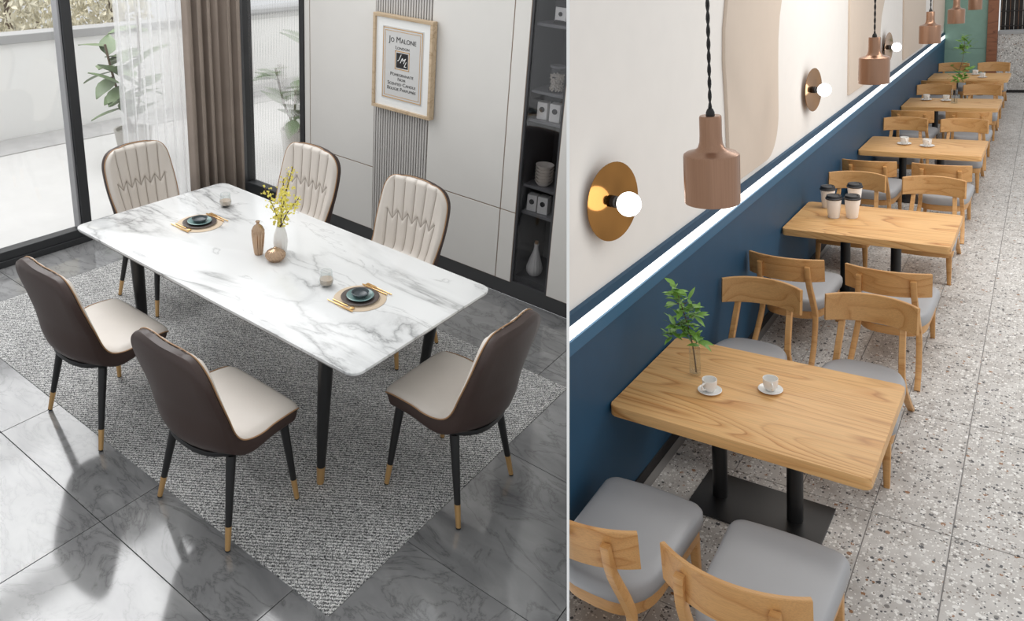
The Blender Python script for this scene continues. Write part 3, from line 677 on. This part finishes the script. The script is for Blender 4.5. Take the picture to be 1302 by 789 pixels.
# ------------------------------------------------------------------ framed print
pf = thing('framed_print', A, (0.405, WY - 0.045, 1.378), 'framed perfume print in pale wood hanging on the slatted strip', 'picture')
PW, PH = 0.512, 0.645
for x0, x1, z0, z1 in ((-PW / 2, PW / 2, PH / 2 - 0.022, PH / 2), (-PW / 2, PW / 2, -PH / 2, -PH / 2 + 0.022), (-PW / 2, -PW / 2 + 0.02, -PH / 2 + 0.022, PH / 2 - 0.022), (PW / 2 - 0.02, PW / 2, -PH / 2 + 0.022, PH / 2 - 0.022)):
    MB().box(x0, x1, -0.012, 0.036, z0, z1, 0.002).done('frame_rail', 'wood_frame', pf, smooth=0)
MB().box(-PW / 2 + 0.018, PW / 2 - 0.018, 0.004, 0.034, -PH / 2 + 0.02, PH / 2 - 0.02).done('mount', 'mount', pf, smooth=0)
pr = MB().box(-0.175, 0.175, 0.0, 0.005, -0.245, 0.245).done('print', 'print', pf, smooth=0)
def outline(x, z, w, h, t, d=-0.001): return MB().box(x - w / 2, x + w / 2, d, 0.002, z + h / 2 - t, z + h / 2).box(x - w / 2, x + w / 2, d, 0.002, z - h / 2, z - h / 2 + t).box(x - w / 2, x - w / 2 + t, d, 0.002, z - h / 2, z + h / 2).box(x + w / 2 - t, x + w / 2, d, 0.002, z - h / 2, z + h / 2)
outline(0, 0, 0.34, 0.475, 0.005).done('gold_border', 'goldline', pr, smooth=0); outline(0, 0, 0.305, 0.44, 0.003).done('gold_border', 'goldline', pr, smooth=0)
outline(0.0, 0.03, 0.125, 0.125, 0.005).done('gold_border', 'goldline', pr, smooth=0); MB().box(-0.05, 0.05, -0.0015, 0.002, -0.02, 0.08).done('emblem', 'ink', pr, smooth=0)
RT = (PI / 2, 0, 0)
for b, s, z, w in (('Jo Malone', 0.056, 0.163, 0.95), ('London', 0.032, 0.112, 1.1), ('Pomegranate', 0.033, -0.068, 1.1), ('Noir', 0.031, -0.099, 1.1), ('Scented Candle', 0.033, -0.132, 1.1), ('Bougie Parfumée', 0.033, -0.166, 1.1)):
    text('lettering', b, s, 'ink', pr, (0, -0.001, z), RT, width=w)
for b, x, z in (('J', -0.025, 0.052), ('M', 0.0, 0.03), ('L', 0.026, 0.008)): text('monogram', b, 0.052, 'mount', pr, (x, -0.002, z), RT, shear=0.5)

# ------------------------------------------------------------------ display cabinet in the wall
dc = thing('display_cabinet', A, (1.343, WY, 0.10), 'tall dark display cabinet with a smoked glass door let into the back wall', 'cabinet')
cw, chh = 0.269, 2.65
MB().box(0, cw, 0.38, 0.40, 0, chh).done('back_panel', 'cab', dc, smooth=0)
MB().box(0, 0.018, 0.03, 0.38, 0, chh).done('side_panel', 'cab', dc, smooth=0); MB().box(cw - 0.018, cw, 0.03, 0.38, 0, chh).done('side_panel', 'cab', dc, smooth=0)
MB().box(0.018, cw - 0.018, 0.03, 0.38, 0, 0.05).done('bottom_panel', 'cab', dc, smooth=0)
SH = [1.79, 1.385, 1.205, 0.78, 0.60]
for z in SH: MB().box(0.018, cw - 0.018, 0.04, 0.38, z - 0.018 - 0.10, z - 0.10, 0.002).done('shelf', 'shelf', dc, smooth=0)
dr = MB().box(0.014, cw - 0.014, 0.012, 0.018, 0.012, chh).done('glass_door', 'cabglass', dc, smooth=0)
for x0, x1, z0, z1 in ((0, 0.014, 0, chh), (cw - 0.014, cw, 0, chh), (0.014, cw - 0.014, 0, 0.012)): MB().box(x0, x1, 0.004, 0.024, z0, z1).done('door_rail', 'cab', dr, smooth=0)
def card_box(x, z, label, s=1.0):
    t = thing('small_carton', A, (x, WY + 0.10, z + 0.0006), label, 'box', 'white cartons in the display cabinet', 0.15)
    MB().box(-0.032 * s, 0.032 * s, -0.03, 0.03, 0, 0.105 * s, 0.002).done('carton', 'white', t, smooth=0)
    MB().lathe([(0, -0.0012), (0.017, -0.0012), (0.017, 0.0012), (0, 0.0012)], 20).done('black_seal', 'ink', t)
    o = [c for c in kids(t) if c.name.startswith('black_seal')][0]; o.location = (0, -0.031, 0.062 * s); o.rotation_euler = (PI / 2, 0, 0)
card_box(1.424, 1.205, 'left of the two white cartons on the shelf below the seed jar'); card_box(1.512, 1.205, 'right of the two white cartons on the shelf below the seed jar', 1.05)
card_box(1.408, 0.60, 'left of the two white cartons on the shelf below the stacked bowls'); card_box(1.487, 0.60, 'right of the two white cartons on the shelf below the stacked bowls', 1.05)
for k in range(6):
    o = MB().lathe([(0.0, 0), (0.034, 0), (0.046, 0.012), (0.056, 0.028), (0.058, 0.031), (0.055, 0.031), (0.046, 0.020), (0.0, 0.006)], 30).done('bowl', 'offwhite', room=pose(A, (1.462, WY + 0.11, 0.78 + 0.0205 * k))); mark(o, A)
    tag(o, ['lowest', 'second from bottom', 'third from bottom', 'fourth from bottom', 'fifth from bottom', 'topmost'][k] + ' off-white bowl of the stack in the display cabinet', 'bowl', 'stacked bowls in the display cabinet')
jr = thing('seed_jar', A, (1.495, WY + 0.10, 1.385), 'glass jar of pale seeds with a lid in the display cabinet', 'jar')
MB().lathe([(0.0, 0), (0.044, 0), (0.048, 0.01), (0.048, 0.12), (0.043, 0.15), (0.040, 0.15), (0.045, 0.118), (0.045, 0.012), (0, 0.006)], 28).done('jar_glass', 'jarglass', jr)
mb = MB(); q = random.Random(4)
for _ in range(260):
    a = q.random() * 6.283; rr = 0.040 * math.sqrt(q.random()); mb.sphere((rr * math.cos(a), rr * math.sin(a), 0.012 + q.random() * 0.095), 0.0065, 6)
tag(mb.done('seeds', 'seeds', jr), kind='stuff')
MB().lathe([(0.0, 0.15), (0.046, 0.15), (0.046, 0.162), (0.0, 0.163)], 28).done('lid', 'shelf', jr)
bv = MB().lathe([(0.0, 0), (0.036, 0), (0.050, 0.02), (0.053, 0.05), (0.036, 0.11), (0.016, 0.17), (0.013, 0.20), (0.016, 0.215), (0.012, 0.215), (0.010, 0.20), (0.0, 0.18)], 48, flute=(16, 0.03))
bt = thing('ribbed_bottle_vase', A, (1.447, WY + 0.12, 0.152), 'white ribbed bottle vase at the bottom of the display cabinet', 'vase')
bv.done('body', 'white', bt); MB().lathe([(0.0, 0.205), (0.011, 0.205), (0.013, 0.232), (0.0, 0.233)], 16).done('stopper', 'piping', bt)
cd = thing('candle_lantern', A, (1.490, WY + 0.11, 1.79), 'small black stand with a white label card on the top cabinet shelf', 'ornament')
MB().box(-0.036, 0.036, -0.03, 0.03, 0.02, 0.10, 0.002).done('label_card', 'white', cd, smooth=0); MB().box(-0.04, 0.04, -0.034, 0.034, 0.10, 0.15).done('cap', 'ink', cd, smooth=0)
MB().tube([(-0.045, -0.02, 0.0), (-0.03, -0.03, 0.02), (0.03, -0.03, 0.02), (0.045, -0.02, 0.0)], 0.004, 6).done('stand', 'ink', cd)
MB().lathe([(0, -0.0012), (0.013, -0.0012), (0.013, 0.0012), (0, 0.0012)], 18).done('round_mark', 'ink', cd)
o = [c for c in kids(cd) if c.name.startswith('round_mark')][0]; o.location = (0, -0.031, 0.06); o.rotation_euler = (PI / 2, 0, 0)
# ================================================================== cafe
B = ROOM_B
fb = struct(MB().box(-0.14, 3.7, -2.3, 19.0, -0.12, -0.005).done('floor', 'grout2', smooth=0, room=B))
TX2, TY2 = 0.4005, 1.2365
for i in range(-1, 7):
    for j in range(-3, 16):
        x0, x1 = max(1.2609 + (i - 2) * TX2, 0.0), 1.2609 + (i - 1) * TX2; y0, y1 = 0.8066 + j * TY2, 0.8066 + (j + 1) * TY2
        if x1 - x0 < 0.02: continue
        k = (round(x1 - x0, 4), 'b')
        if k not in tile_me:
            o = MB().box(-(x1 - x0) / 2 + 0.003, (x1 - x0) / 2 - 0.003, -TY2 / 2 + 0.003, TY2 / 2 - 0.003, -0.005, 0.0, 0.0008).done('tile', 'terrazzo', fb, smooth=0); tile_me[k] = o.data
        else: o = link('tile', tile_me[k], fb)
        o.location = ((x0 + x1) / 2, (y0 + y1) / 2, 0)
ws = struct(MB().box(-0.14, -0.034, -2.3, 17.6, 0, 3.7).done('wall_side', 'cafewall', smooth=0, room=B))
YE = 17.598
MB().box(-0.034, 0.0, -2.3, YE, 0.0, 1.227).done('wainscot', 'blue', ws, smooth=0)
MB().box(-0.034, 0.010, -2.3, YE, 1.229, 1.306, 0.002).done('ledge', 'bluecap', ws, smooth=0)
MB().box(-0.034, -0.004, -2.3, YE, 1.381, 1.440).done('stripe', 'blue', ws, smooth=0)
MB().box(-0.034, -0.002, -2.3, YE, 1.308, 1.379).done('light_strip', 'led', ws, smooth=0)
struct(MB().box(0.0, 0.010, -2.3, YE, 0.0, 0.072).done('baseboard_side', 'ink', smooth=0, room=B))
def arch(pts):
    return MB().prism(pts, -0.034, -0.006, 0.004, axis='x').done('arch_panel', 'arch', ws, smooth=30)
def arc(cy, cz, r, a0, a1, n=10): return [(cy + r * math.cos(a0 + (a1 - a0) * k / n), cz + r * math.sin(a0 + (a1 - a0) * k / n)) for k in range(n + 1)]
arch([(2.21, 1.50)] + arc(3.18, 1.88, 0.38, -PI / 2, 0) + [(3.56, 2.3), (3.57, 2.55), (3.62, 2.75), (3.75, 3.0), (4.0, 3.3), (2.45, 3.3), (2.25, 3.0), (2.17, 2.75), (2.15, 2.5), (2.19, 2.1)])
arch([(6.70, 1.56)] + arc(8.45, 1.95, 0.39, -PI / 2, 0) + [(8.84, 2.2), (8.92, 2.4), (9.15, 2.62), (9.6, 2.9), (6.72, 2.9)])
arch([(11.2, 1.50)] + arc(13.5, 1.95, 0.45, -PI / 2, 0) + [(13.95, 2.6), (11.1, 2.6)])
arch([(15.3, 1.52)] + arc(17.0, 1.95, 0.43, -PI / 2, 0) + [(17.45, 2.6), (15.3, 2.6)])
# end of the room
wf = struct(MB().box(-0.14, 0.845, 17.6, 17.7, 0, 3.0).done('wall_far', 'green', smooth=0, room=B))
MB().box(0.0, 0.845, 17.585, 17.6, 1.052, 2.9).done('panel', 'green', wf, smooth=0); MB().box(0.0, 0.845, 17.585, 17.6, 0.0, 1.044).done('panel', 'green', wf, smooth=0)
struct(MB().box(0.845, 1.05, 17.52, 17.72, 0, 3.0, 0.006).done('trim_3', 'redwood', smooth=0, room=B))
ct = thing('stone_counter', B, (1.62, 17.85, 0), 'speckled stone counter at the far end of the cafe aisle', 'counter')
MB().box(-0.565, 0.55, -0.25, 0.25, 0.07, 1.36).done('front', 'terrazzo', ct, smooth=0); MB().box(-0.57, 0.58, -0.27, 0.27, 1.36, 1.42, 0.004).done('worktop', 'coping', ct, smooth=0)
MB().box(-0.55, 0.55, -0.23, 0.23, 0, 0.07).done('plinth', 'ink', ct, smooth=0)
struct(MB().box(1.05, 2.3, 18.35, 18.45, 0, 3.0).done('wall_end', 'rack', smooth=0, room=B))
rk = thing('bottle_rack', B, (1.62, 18.24, 1.0), 'dark wire bottle rack above the stone counter at the far end', 'rack')
for k in range(14): MB().tube([(-0.54 + k * 0.083, -0.05, 0.0), (-0.54 + k * 0.083, -0.05, 1.5)], 0.006, 6).done('rod', 'pot' if k % 2 else 'copper', rk)
for z in (0.02, 0.5, 0.85, 1.2): MB().box(-0.56, 0.56, -0.06, 0.09, z - 0.012, z + 0.012).done('shelf', 'rack', rk, smooth=0)
# ------------------------------------------------------------------ cafe tables
TYS = [0.0, 3.570, 7.175, 10.792, 14.324]
TN = ['first cafe table, the one with the green plant sprig', 'second cafe table, the one with the paper cups', 'third cafe table from the front, with two cups and no plant', 'fourth cafe table, the one with the tall twig vase', 'fifth cafe table, nearest the green end wall']
TS = ['the first table with the green sprig', 'the paper cup table', 'the third table from the front', 'the table with the tall twig', 'the last table by the green wall']
def make_table():
    t = thing('cafe_table', B, (0, 0, 0), 'x', 'table', 'cafe tables along the blue wall')
    MB().prism(rrect(-0.690, 0.690, -0.497, 0.497, 0.03, 5), 0.685, 0.75, 0.006).done('tabletop', 'oak_top', t, smooth=40)
    for x in (-0.235, 0.205):
        lg = MB().lathe([(0.045, 0.0), (0.045, 0.672)], 24).done('leg', 'black', t); lg.location = (x, 0.02, 0.012)
    MB().box(-0.38, 0.38, -0.20, 0.23, 0.0, 0.012, 0.003).done('base_plate', 'black', t, smooth=0)
    MB().box(-0.33, 0.31, -0.05, 0.09, 0.672, 0.685).done('top_bracket', 'black', t, smooth=0)
    return t
TP = make_table(); TP['label'] = 'oak-topped ' + TN[0]
for k in range(5):
    p = (0.697 + 0.5 * 0.008 * (1.5 + 0.5 * k), TYS[k] + 0.497, 0)
    if k == 0: TP.matrix_basis = pose(B, p, -0.012)
    else: dup(TP, B, p, 'oak-topped ' + TN[k], -0.008 * (1 + 0.5 * k))
# ------------------------------------------------------------------ cafe chairs
def sweep(mb, path, w, th, axis=Vector((1, 0, 0))):
    rows = []; n = len(path)
    for i, p in enumerate(path):
        p = Vector(p); tg = (Vector(path[min(i + 1, n - 1)]) - Vector(path[max(i - 1, 0)])).normalized()
        nn = axis.cross(tg).normalized(); ax = tg.cross(nn).normalized()
        ww = w[i] if isinstance(w, list) else w; tt = th[i] if isinstance(th, list) else th
        rows.append([mb.bm.verts.new(p + ax * ww * a + nn * tt * b) for a, b in ((-.5, -.42), (-.42, -.5), (.42, -.5), (.5, -.42), (.5, .42), (.42, .5), (-.42, .5), (-.5, .42))])
    for a, b in zip(rows, rows[1:]):
        for k in range(8): mb.bm.faces.new((a[k], a[(k + 1) % 8], b[(k + 1) % 8], b[k]))
    mb.bm.faces.new(rows[0]); mb.bm.faces.new(rows[-1]); return mb
def seat_outline(sx=0.0):
    pts = []
    def corner(cx, cy, r, a0, a1, n): 
        for k in range(n + 1):
            a = a0 + (a1 - a0) * k / n; pts.append((cx + r * math.cos(a), cy + r * math.sin(a)))
    W = 0.275 - sx; F = 0.37 - sx; R_ = 0.37 - sx
    corner(W - 0.07, F - 0.07, 0.07, 0, PI / 2, 6)
    for k in range(1, 6): x = (W - 0.07) - (2 * W - 0.14) * k / 6; pts.append((x, F + 0.012 * math.sin(PI * k / 6)))
    corner(-W + 0.07, F - 0.07, 0.07, PI / 2, PI, 6)
    n = 18
    for k in range(n + 1):
        a = PI + PI * k / n; c = math.cos(a); s = math.sin(a)
        pts.append(((W - 0.012) * math.copysign(abs(c) ** 0.62, c), -0.05 + (R_ - 0.05) * math.copysign(abs(s) ** 0.75, s)))
    return pts
def make_cafe_chair():
    t = thing('cafe_chair', B, (0, 0, 0), 'x', 'chair', 'oak cafe chairs with grey seats')
    mb = MB(); rows = []; zt = 0.455
    for off, z in ((0.012, 0.345), (0.0, 0.355), (-0.006, 0.39), (-0.004, 0.425), (0.006, 0.443), (0.022, 0.452), (0.06, 0.457), (0.12, 0.460), (0.2, 0.462)):
        rows.append([mb.bm.verts.new((x, y, z)) for x, y in [(px_ * (1 - off / 0.285), py_ * (1 - off / 0.37)) for px_, py_ in seat_outline()]])
    m = len(rows[0])
    for a, b in zip(rows, rows[1:]):
        for k in range(m): mb.bm.faces.new((a[k], a[(k + 1) % m], b[(k + 1) % m], b[k]))
    mb.bm.faces.new(rows[0]); mb.bm.faces.new(rows[-1])
    mb.done('seat_cushion', 'vinyl', t, smooth=50)
    MB().prism(seat_outline(0.016), 0.275, 0.345, 0.004).done('seat_frame', 'oak', t, smooth=40)
    W = 0.292
    def bp(u, v, d):
        a = u * 0.62; rr = W / math.sin(0.62)
        x = rr * math.sin(a); y = -0.535 + (rr - rr * math.cos(a)) * 1.05
        n = Vector((-math.sin(a), math.cos(a), 0)); return Vector((x, y - 0.02 * v, 0.670 + 0.200 * v - 0.012 * u * u * v)) + n * d
    mb = MB(); NU = 20; rows = []
    for i in range(NU + 1):
        u = -1 + 2 * i / NU
        rows.append([mb.bm.verts.new(bp(u, v, d)) for v, d in ((0.0, -0.008), (0.02, -0.012), (0.98, -0.012), (1.0, -0.008), (1.0, 0.008), (0.98, 0.012), (0.02, 0.012), (0.0, 0.008))])
    for a, b in zip(rows, rows[1:]):
        for k in range(8): mb.bm.faces.new((a[k], a[(k + 1) % 8], b[(k + 1) % 8], b[k]))
    mb.bm.faces.new(rows[0]); mb.bm.faces.new(rows[-1]); mb.done('backrest', 'oak', t, smooth=40)
    for s in (-1, 1):
        p = crom([(0.185 * s, -0.545, 0.81), (0.192 * s, -0.515, 0.66), (0.205 * s, -0.415, 0.44), (0.215 * s, -0.395, 0.32), (0.232 * s, -0.52, 0.13), (0.240 * s, -0.655, 0.0)], 18)
        sweep(MB(), p, 0.040, [0.03 + 0.018 * math.sin(PI * min(1, k / 14)) for k in range(19)]).done('leg', 'oak', t, smooth=45)
        q_ = [(0.225 * s, 0.315, 0.30), (0.230 * s, 0.325, 0.15), (0.236 * s, 0.340, 0.0)]
        sweep(MB(), q_, [0.05, 0.042, 0.032], [0.05, 0.042, 0.032]).done('leg', 'oak', t, smooth=45)
    return t
CP = make_cafe_chair(); first = True
for k in range(5):
    for side in (0, 1):
        for c, x in enumerate((0.315, 1.062)):
            y = TYS[k] + (-0.54 if side == 0 else 1.43); rz = 0.0 if side == 0 else PI
            lb = 'oak chair on the ' + ('near' if side == 0 else 'far') + ' ' + ('wall' if c == 0 else 'aisle') + ' corner of ' + TS[k]
            xx = x + (0.05 if (k == 0 and side == 0 and c == 0) else 0.0)
            if first: CP.matrix_basis = pose(B, (xx, y, 0), rz); CP['label'] = lb; first = False
            else: dup(CP, B, (xx, y, 0), lb, rz)
# ------------------------------------------------------------------ pendants and sconces
def make_pendant():
    t = thing('pendant_lamp', B, (0, 0, 0), 'x', 'lamp', 'copper pendant lamps')
    MB().lathe([(0.0, 0.008), (0.112, 0.006), (0.114, 0.0), (0.118, 0.0), (0.119, 0.006), (0.119, 0.205), (0.117, 0.216), (0.108, 0.222), (0.072, 0.232), (0.056, 0.245), (0.049, 0.268), (0.047, 0.30), (0.047, 0.378), (0.044, 0.385), (0.0, 0.385)], 48).done('shade', 'copper', t)
    MB().lathe([(0.0, 0.384), (0.019, 0.384), (0.018, 0.400), (0.012, 0.414), (0.0, 0.42)], 18).done('cord_grip', 'ink', t)
    for ph in (0, PI):
        pts = [(0.0042 * math.cos(ph + z * 2 * PI / 0.11), 0.0042 * math.sin(ph + z * 2 * PI / 0.11), 0.41 + z) for z in [k * 0.0138 for k in range(110)]]
        MB().tube(pts, 0.0046, 6).done('cord', 'ink', t)
    return t
PP = make_pendant()
PL = [(-0.41, 2.160, 'copper pendant lamp hanging largest and first in the row, over the first table'), (3.45, 2.158, 'copper pendant lamp hanging second in the row, beside the second wall light'), (7.18, 2.142, 'copper pendant lamp hanging third in the row, past the third wall light'), (10.45, 2.146, 'copper pendant lamp hanging fourth in the row before the green end wall'), (14.25, 2.136, 'copper pendant lamp hanging last in the row nearest the green end wall')]
for k, (y, z, lb) in enumerate(PL):
    if k == 0: PP.matrix_basis = pose(B, (0.803, y, z)); PP['label'] = lb
    else: dup(PP, B, (0.803, y, z), lb)
def make_sconce():
    t = thing('wall_sconce', B, (0, 0, 0), 'x', 'lamp', 'bronze disc wall lights')
    MB().lathe([(0.0, -0.002), (0.060, -0.002), (0.060, 0.022), (0.0, 0.022)], 28, axis='x').done('backplate', 'ink', t)
    MB().lathe([(0.0, 0.052), (0.05, 0.052), (0.12, 0.0535), (0.205, 0.057), (0.224, 0.0585), (0.225, 0.0625), (0.205, 0.062), (0.12, 0.0585), (0.0, 0.057)], 56, axis='x').done('disc', 'bronze', t)
    MB().lathe([(0.0, 0.02), (0.02, 0.02), (0.02, 0.056), (0.034, 0.058), (0.034, 0.082), (0.026, 0.09), (0.026, 0.112), (0.0, 0.112)], 24, axis='x').done('socket', 'ink', t)
    MB().sphere((0.168, 0, 0), 0.068, 32).done('globe', 'globe', t)
    return t
SP = make_sconce()
for k, (y, z, lb) in enumerate(((0.135, 1.945, 'bronze disc wall light with a white globe, nearest and largest on the cream wall'), (4.70, 1.918, 'bronze disc wall light with a white globe, second along the cream wall'), (9.32, 1.903, 'bronze disc wall light with a white globe, third along the wall behind the second pendant'))):
    if k == 0: SP.matrix_basis = pose(B, (-0.018, y, z), -0.2); SP['label'] = lb
    else: dup(SP, B, (-0.024, y, z), lb, (0, -0.13, -0.1)[k])
# ------------------------------------------------------------------ on the cafe tables
def make_cup():
    t = thing('coffee_cup', B, (0, 0, 0), 'x', 'cup', 'white coffee cups')
    MB().lathe([(0.0, 0.0), (0.022, 0.0), (0.026, 0.004), (0.038, 0.022), (0.0425, 0.050), (0.043, 0.074), (0.0405, 0.074), (0.0395, 0.050), (0.035, 0.024), (0.02, 0.008), (0.0, 0.007)], 36).done('body', 'white', t)
    MB().tube(crom([(0.040, 0, 0.062), (0.062, 0, 0.060), (0.068, 0, 0.042), (0.056, 0, 0.026), (0.037, 0, 0.022)], 12), 0.0055, 8).done('handle', 'white', t)
    return t
KP = make_cup()
sme = MB().lathe([(0.0, 0.0), (0.036, 0.0), (0.044, 0.004), (0.066, 0.012), (0.069, 0.014), (0.066, 0.0155), (0.044, 0.008), (0.028, 0.005), (0.0, 0.005)], 40).done('saucer', 'white'); sd_ = sme.data; bpy.data.objects.remove(sme)
CU = [(0.458, 0.413, -1.9, 'on the first cafe table, nearer the plant vase'), (0.757, 0.582, -1.1, 'on the first cafe table, nearer the aisle'),
      (0.484, 7.70, -1.2, 'on the third cafe table, nearer the wall'), (0.761, 7.62, -1.2, 'on the third cafe table, nearer the aisle'),
      (0.308, 11.55, -1.2, 'on the fourth cafe table, nearer the wall'), (0.611, 11.49, -1.2, 'on the fourth cafe table, beside the twig vase'),
      (0.802, 15.03, -1.2, 'on the last cafe table, nearer the green wall'), (0.955, 14.55, -1.2, 'on the last cafe table, nearer the aisle')]
for k, (x, y, rz, lb) in enumerate(CU):
    s = 1.0 if k < 2 else 1.25
    o = link('saucer', sd_, None, pose(B, (x, y, 0.7505), 0, (s, s, s))); mark(o, B); tag(o, 'white saucer under the cup ' + lb, 'saucer', 'white saucers')
    if k == 0: KP.matrix_basis = pose(B, (x, y, 0.756), rz); KP['label'] = 'white coffee cup ' + lb
    else: dup(KP, B, (x, y, 0.751 + 0.005 * s), 'white coffee cup ' + lb, rz, (s, s, s))
def make_paper():
    t = thing('paper_cup', B, (0, 0, 0), 'x', 'cup', 'paper cups with black lids')
    MB().lathe([(0.0, 0.0), (0.050, 0.0), (0.052, 0.004), (0.070, 0.190), (0.0, 0.192)], 32).done('cup_body', 'card', t)
    MB().lathe([(0.0, 0.188), (0.076, 0.186), (0.077, 0.196), (0.071, 0.200), (0.066, 0.222), (0.060, 0.226), (0.052, 0.220), (0.0, 0.219)], 32).done('lid', 'lid', t)
    MB().sphere((0.045, 0, 0.221), 0.006, 10).done('sip_hole', 'ink', t)
    return t
QP = make_paper()
for k, (x, y, lb) in enumerate(((0.235, 4.42, 'paper cup with black lid, the one nearest the blue wall'), (0.361, 4.094, 'paper cup with black lid, front one of the pair by the wall'), (0.515, 4.150, 'paper cup with black lid, front one of the pair toward the aisle'), (0.453, 4.60, 'paper cup with black lid, rear one of the pair toward the aisle'))):
    if k == 0: QP.matrix_basis = pose(B, (x, y, 0.7505)); QP['label'] = lb
    else: dup(QP, B, (x, y, 0.7505), lb)
# glass vases with sprigs
LEAF2 = leaf_mesh('leaf', 0.080, 0.016, 'plant', 0.2, 4)
def vase(x, y, r, h, lb):
    t = thing('glass_vase', B, (x, y, 0.75), lb, 'vase')
    MB().lathe([(0.0, 0.0), (r * 0.95, 0.0), (r, 0.006), (r, h), (r * 0.92, h), (r * 0.92, 0.016), (0.0, 0.014)], 28).done('vessel', 'glass', t)
    return t
def sprig(name, x, y, z, lb, stems, seed, n, s, sp):
    q = random.Random(seed); t = thing(name, B, (x, y, z), lb, 'plant')
    for st, whorls in stems:
        c = crom(st, 24); MB().tube(c, [0.005 - 0.0025 * k / 24 for k in range(25)], 6).done('stem', 'stem', t)
        for w in whorls:
            w = Vector(w); near = min(c, key=lambda p: (p - w).length)
            if (near - w).length > 0.02: MB().tube(crom([near, near.lerp(w, 0.5) + Vector((0, 0, -0.01)), w], 6), 0.0025, 5).done('side_stem', 'stem', t)
            for k in range(n):
                o = link('leaf', LEAF2, t); o.location = w + Vector((q.gauss(0, sp), q.gauss(0, sp), q.gauss(0, sp * 1.4))); sc_ = s * (0.75 + 0.5 * q.random())
                o.rotation_euler = (q.uniform(-0.5, 1.0), q.uniform(-0.4, 0.4), 2 * PI * k / n + q.random()); o.scale = (sc_, sc_, sc_)
    return t
vase(0.308, 0.573, 0.034, 0.175, 'clear glass vase on the first cafe table behind the cups')
sprig('green_sprig', 0.308, 0.573, 0.77, 'green leafy sprig in the glass vase on the first cafe table', [([(0.012, -0.012, 0.0), (-0.01, 0.0, 0.16), (-0.04, -0.01, 0.32), (-0.09, -0.02, 0.50)],
      [(-0.10, -0.02, 0.51), (-0.09, -0.03, 0.44), (-0.03, -0.02, 0.45), (-0.06, -0.01, 0.37), (0.01, 0.01, 0.37), (-0.02, 0.0, 0.31), (-0.10, -0.04, 0.30), (-0.05, -0.02, 0.26), (-0.12, -0.05, 0.235), (0.0, 0.0, 0.24), (0.015, 0.01, 0.19)])], 11, 11, 1.0, 0.012)
vase(0.749, 11.26, 0.05, 0.24, 'clear glass vase on the fourth cafe table')
sprig('twig_branch', 0.749, 11.26, 0.77, 'tall twig with dark green leaves in the vase on the fourth cafe table', [([(0.0, 0, 0.0), (0.04, 0, 0.4), (0.11, 0, 0.8), (0.12, 0, 1.12)], [(0.10, 0, 1.05), (0.15, 0, 0.98), (0.07, 0, 0.92), (0.13, 0, 0.86), (0.15, 0, 0.6), (0.02, 0, 0.55), (0.12, 0, 0.46), (0.0, 0, 0.42), (0.07, 0, 0.36)])], 12, 9, 1.5, 0.025)
# ------------------------------------------------------------------ keep each room on its own side of the partition
bpy.context.view_layer.update()
n_cam = Vector((math.cos(PHI), 0, -math.sin(PHI)))
PN = RL.transposed() @ n_cam
def room_side(o):
    while o.parent: o = o.parent
    return o.get('_side', 0)
for o in list(bpy.data.objects):
    if o.type not in ('MESH',): continue
    sd = room_side(o)
    if not sd: continue
    mw = o.matrix_world
    ds = [(mw @ Vector(c) - CAM_L).dot(PN) * sd for c in o.bound_box]
    lim = HALF + 0.0008
    if min(ds) >= lim: continue
    o['_cut'] = 1
    if max(ds) <= lim: 
        bpy.data.objects.remove(o); continue
    me = o.data.copy(); o.data = me
    bm = bmesh.new(); bm.from_mesh(me)
    inv = mw.inverted(); co = inv @ (CAM_L + PN * sd * lim); no = (mw.to_3x3().transposed() @ PN) * sd
    r = bmesh.ops.bisect_plane(bm, geom=list(bm.verts) + list(bm.edges) + list(bm.faces), plane_co=co, plane_no=no.normalized(), clear_inner=True, clear_outer=False)
    es = [e for e in r['geom_cut'] if isinstance(e, bmesh.types.BMEdge) and e.is_boundary]
    if es and o.get('open') is None:
        try: bmesh.ops.holes_fill(bm, edges=es, sides=0)
        except Exception: pass
    if not bm.faces: bm.free(); bpy.data.objects.remove(o); continue
    bm.to_mesh(me); bm.free()
for o in bpy.data.objects:
    for k in ('_side', '_cut', 'open'):
        if k in o: del o[k]
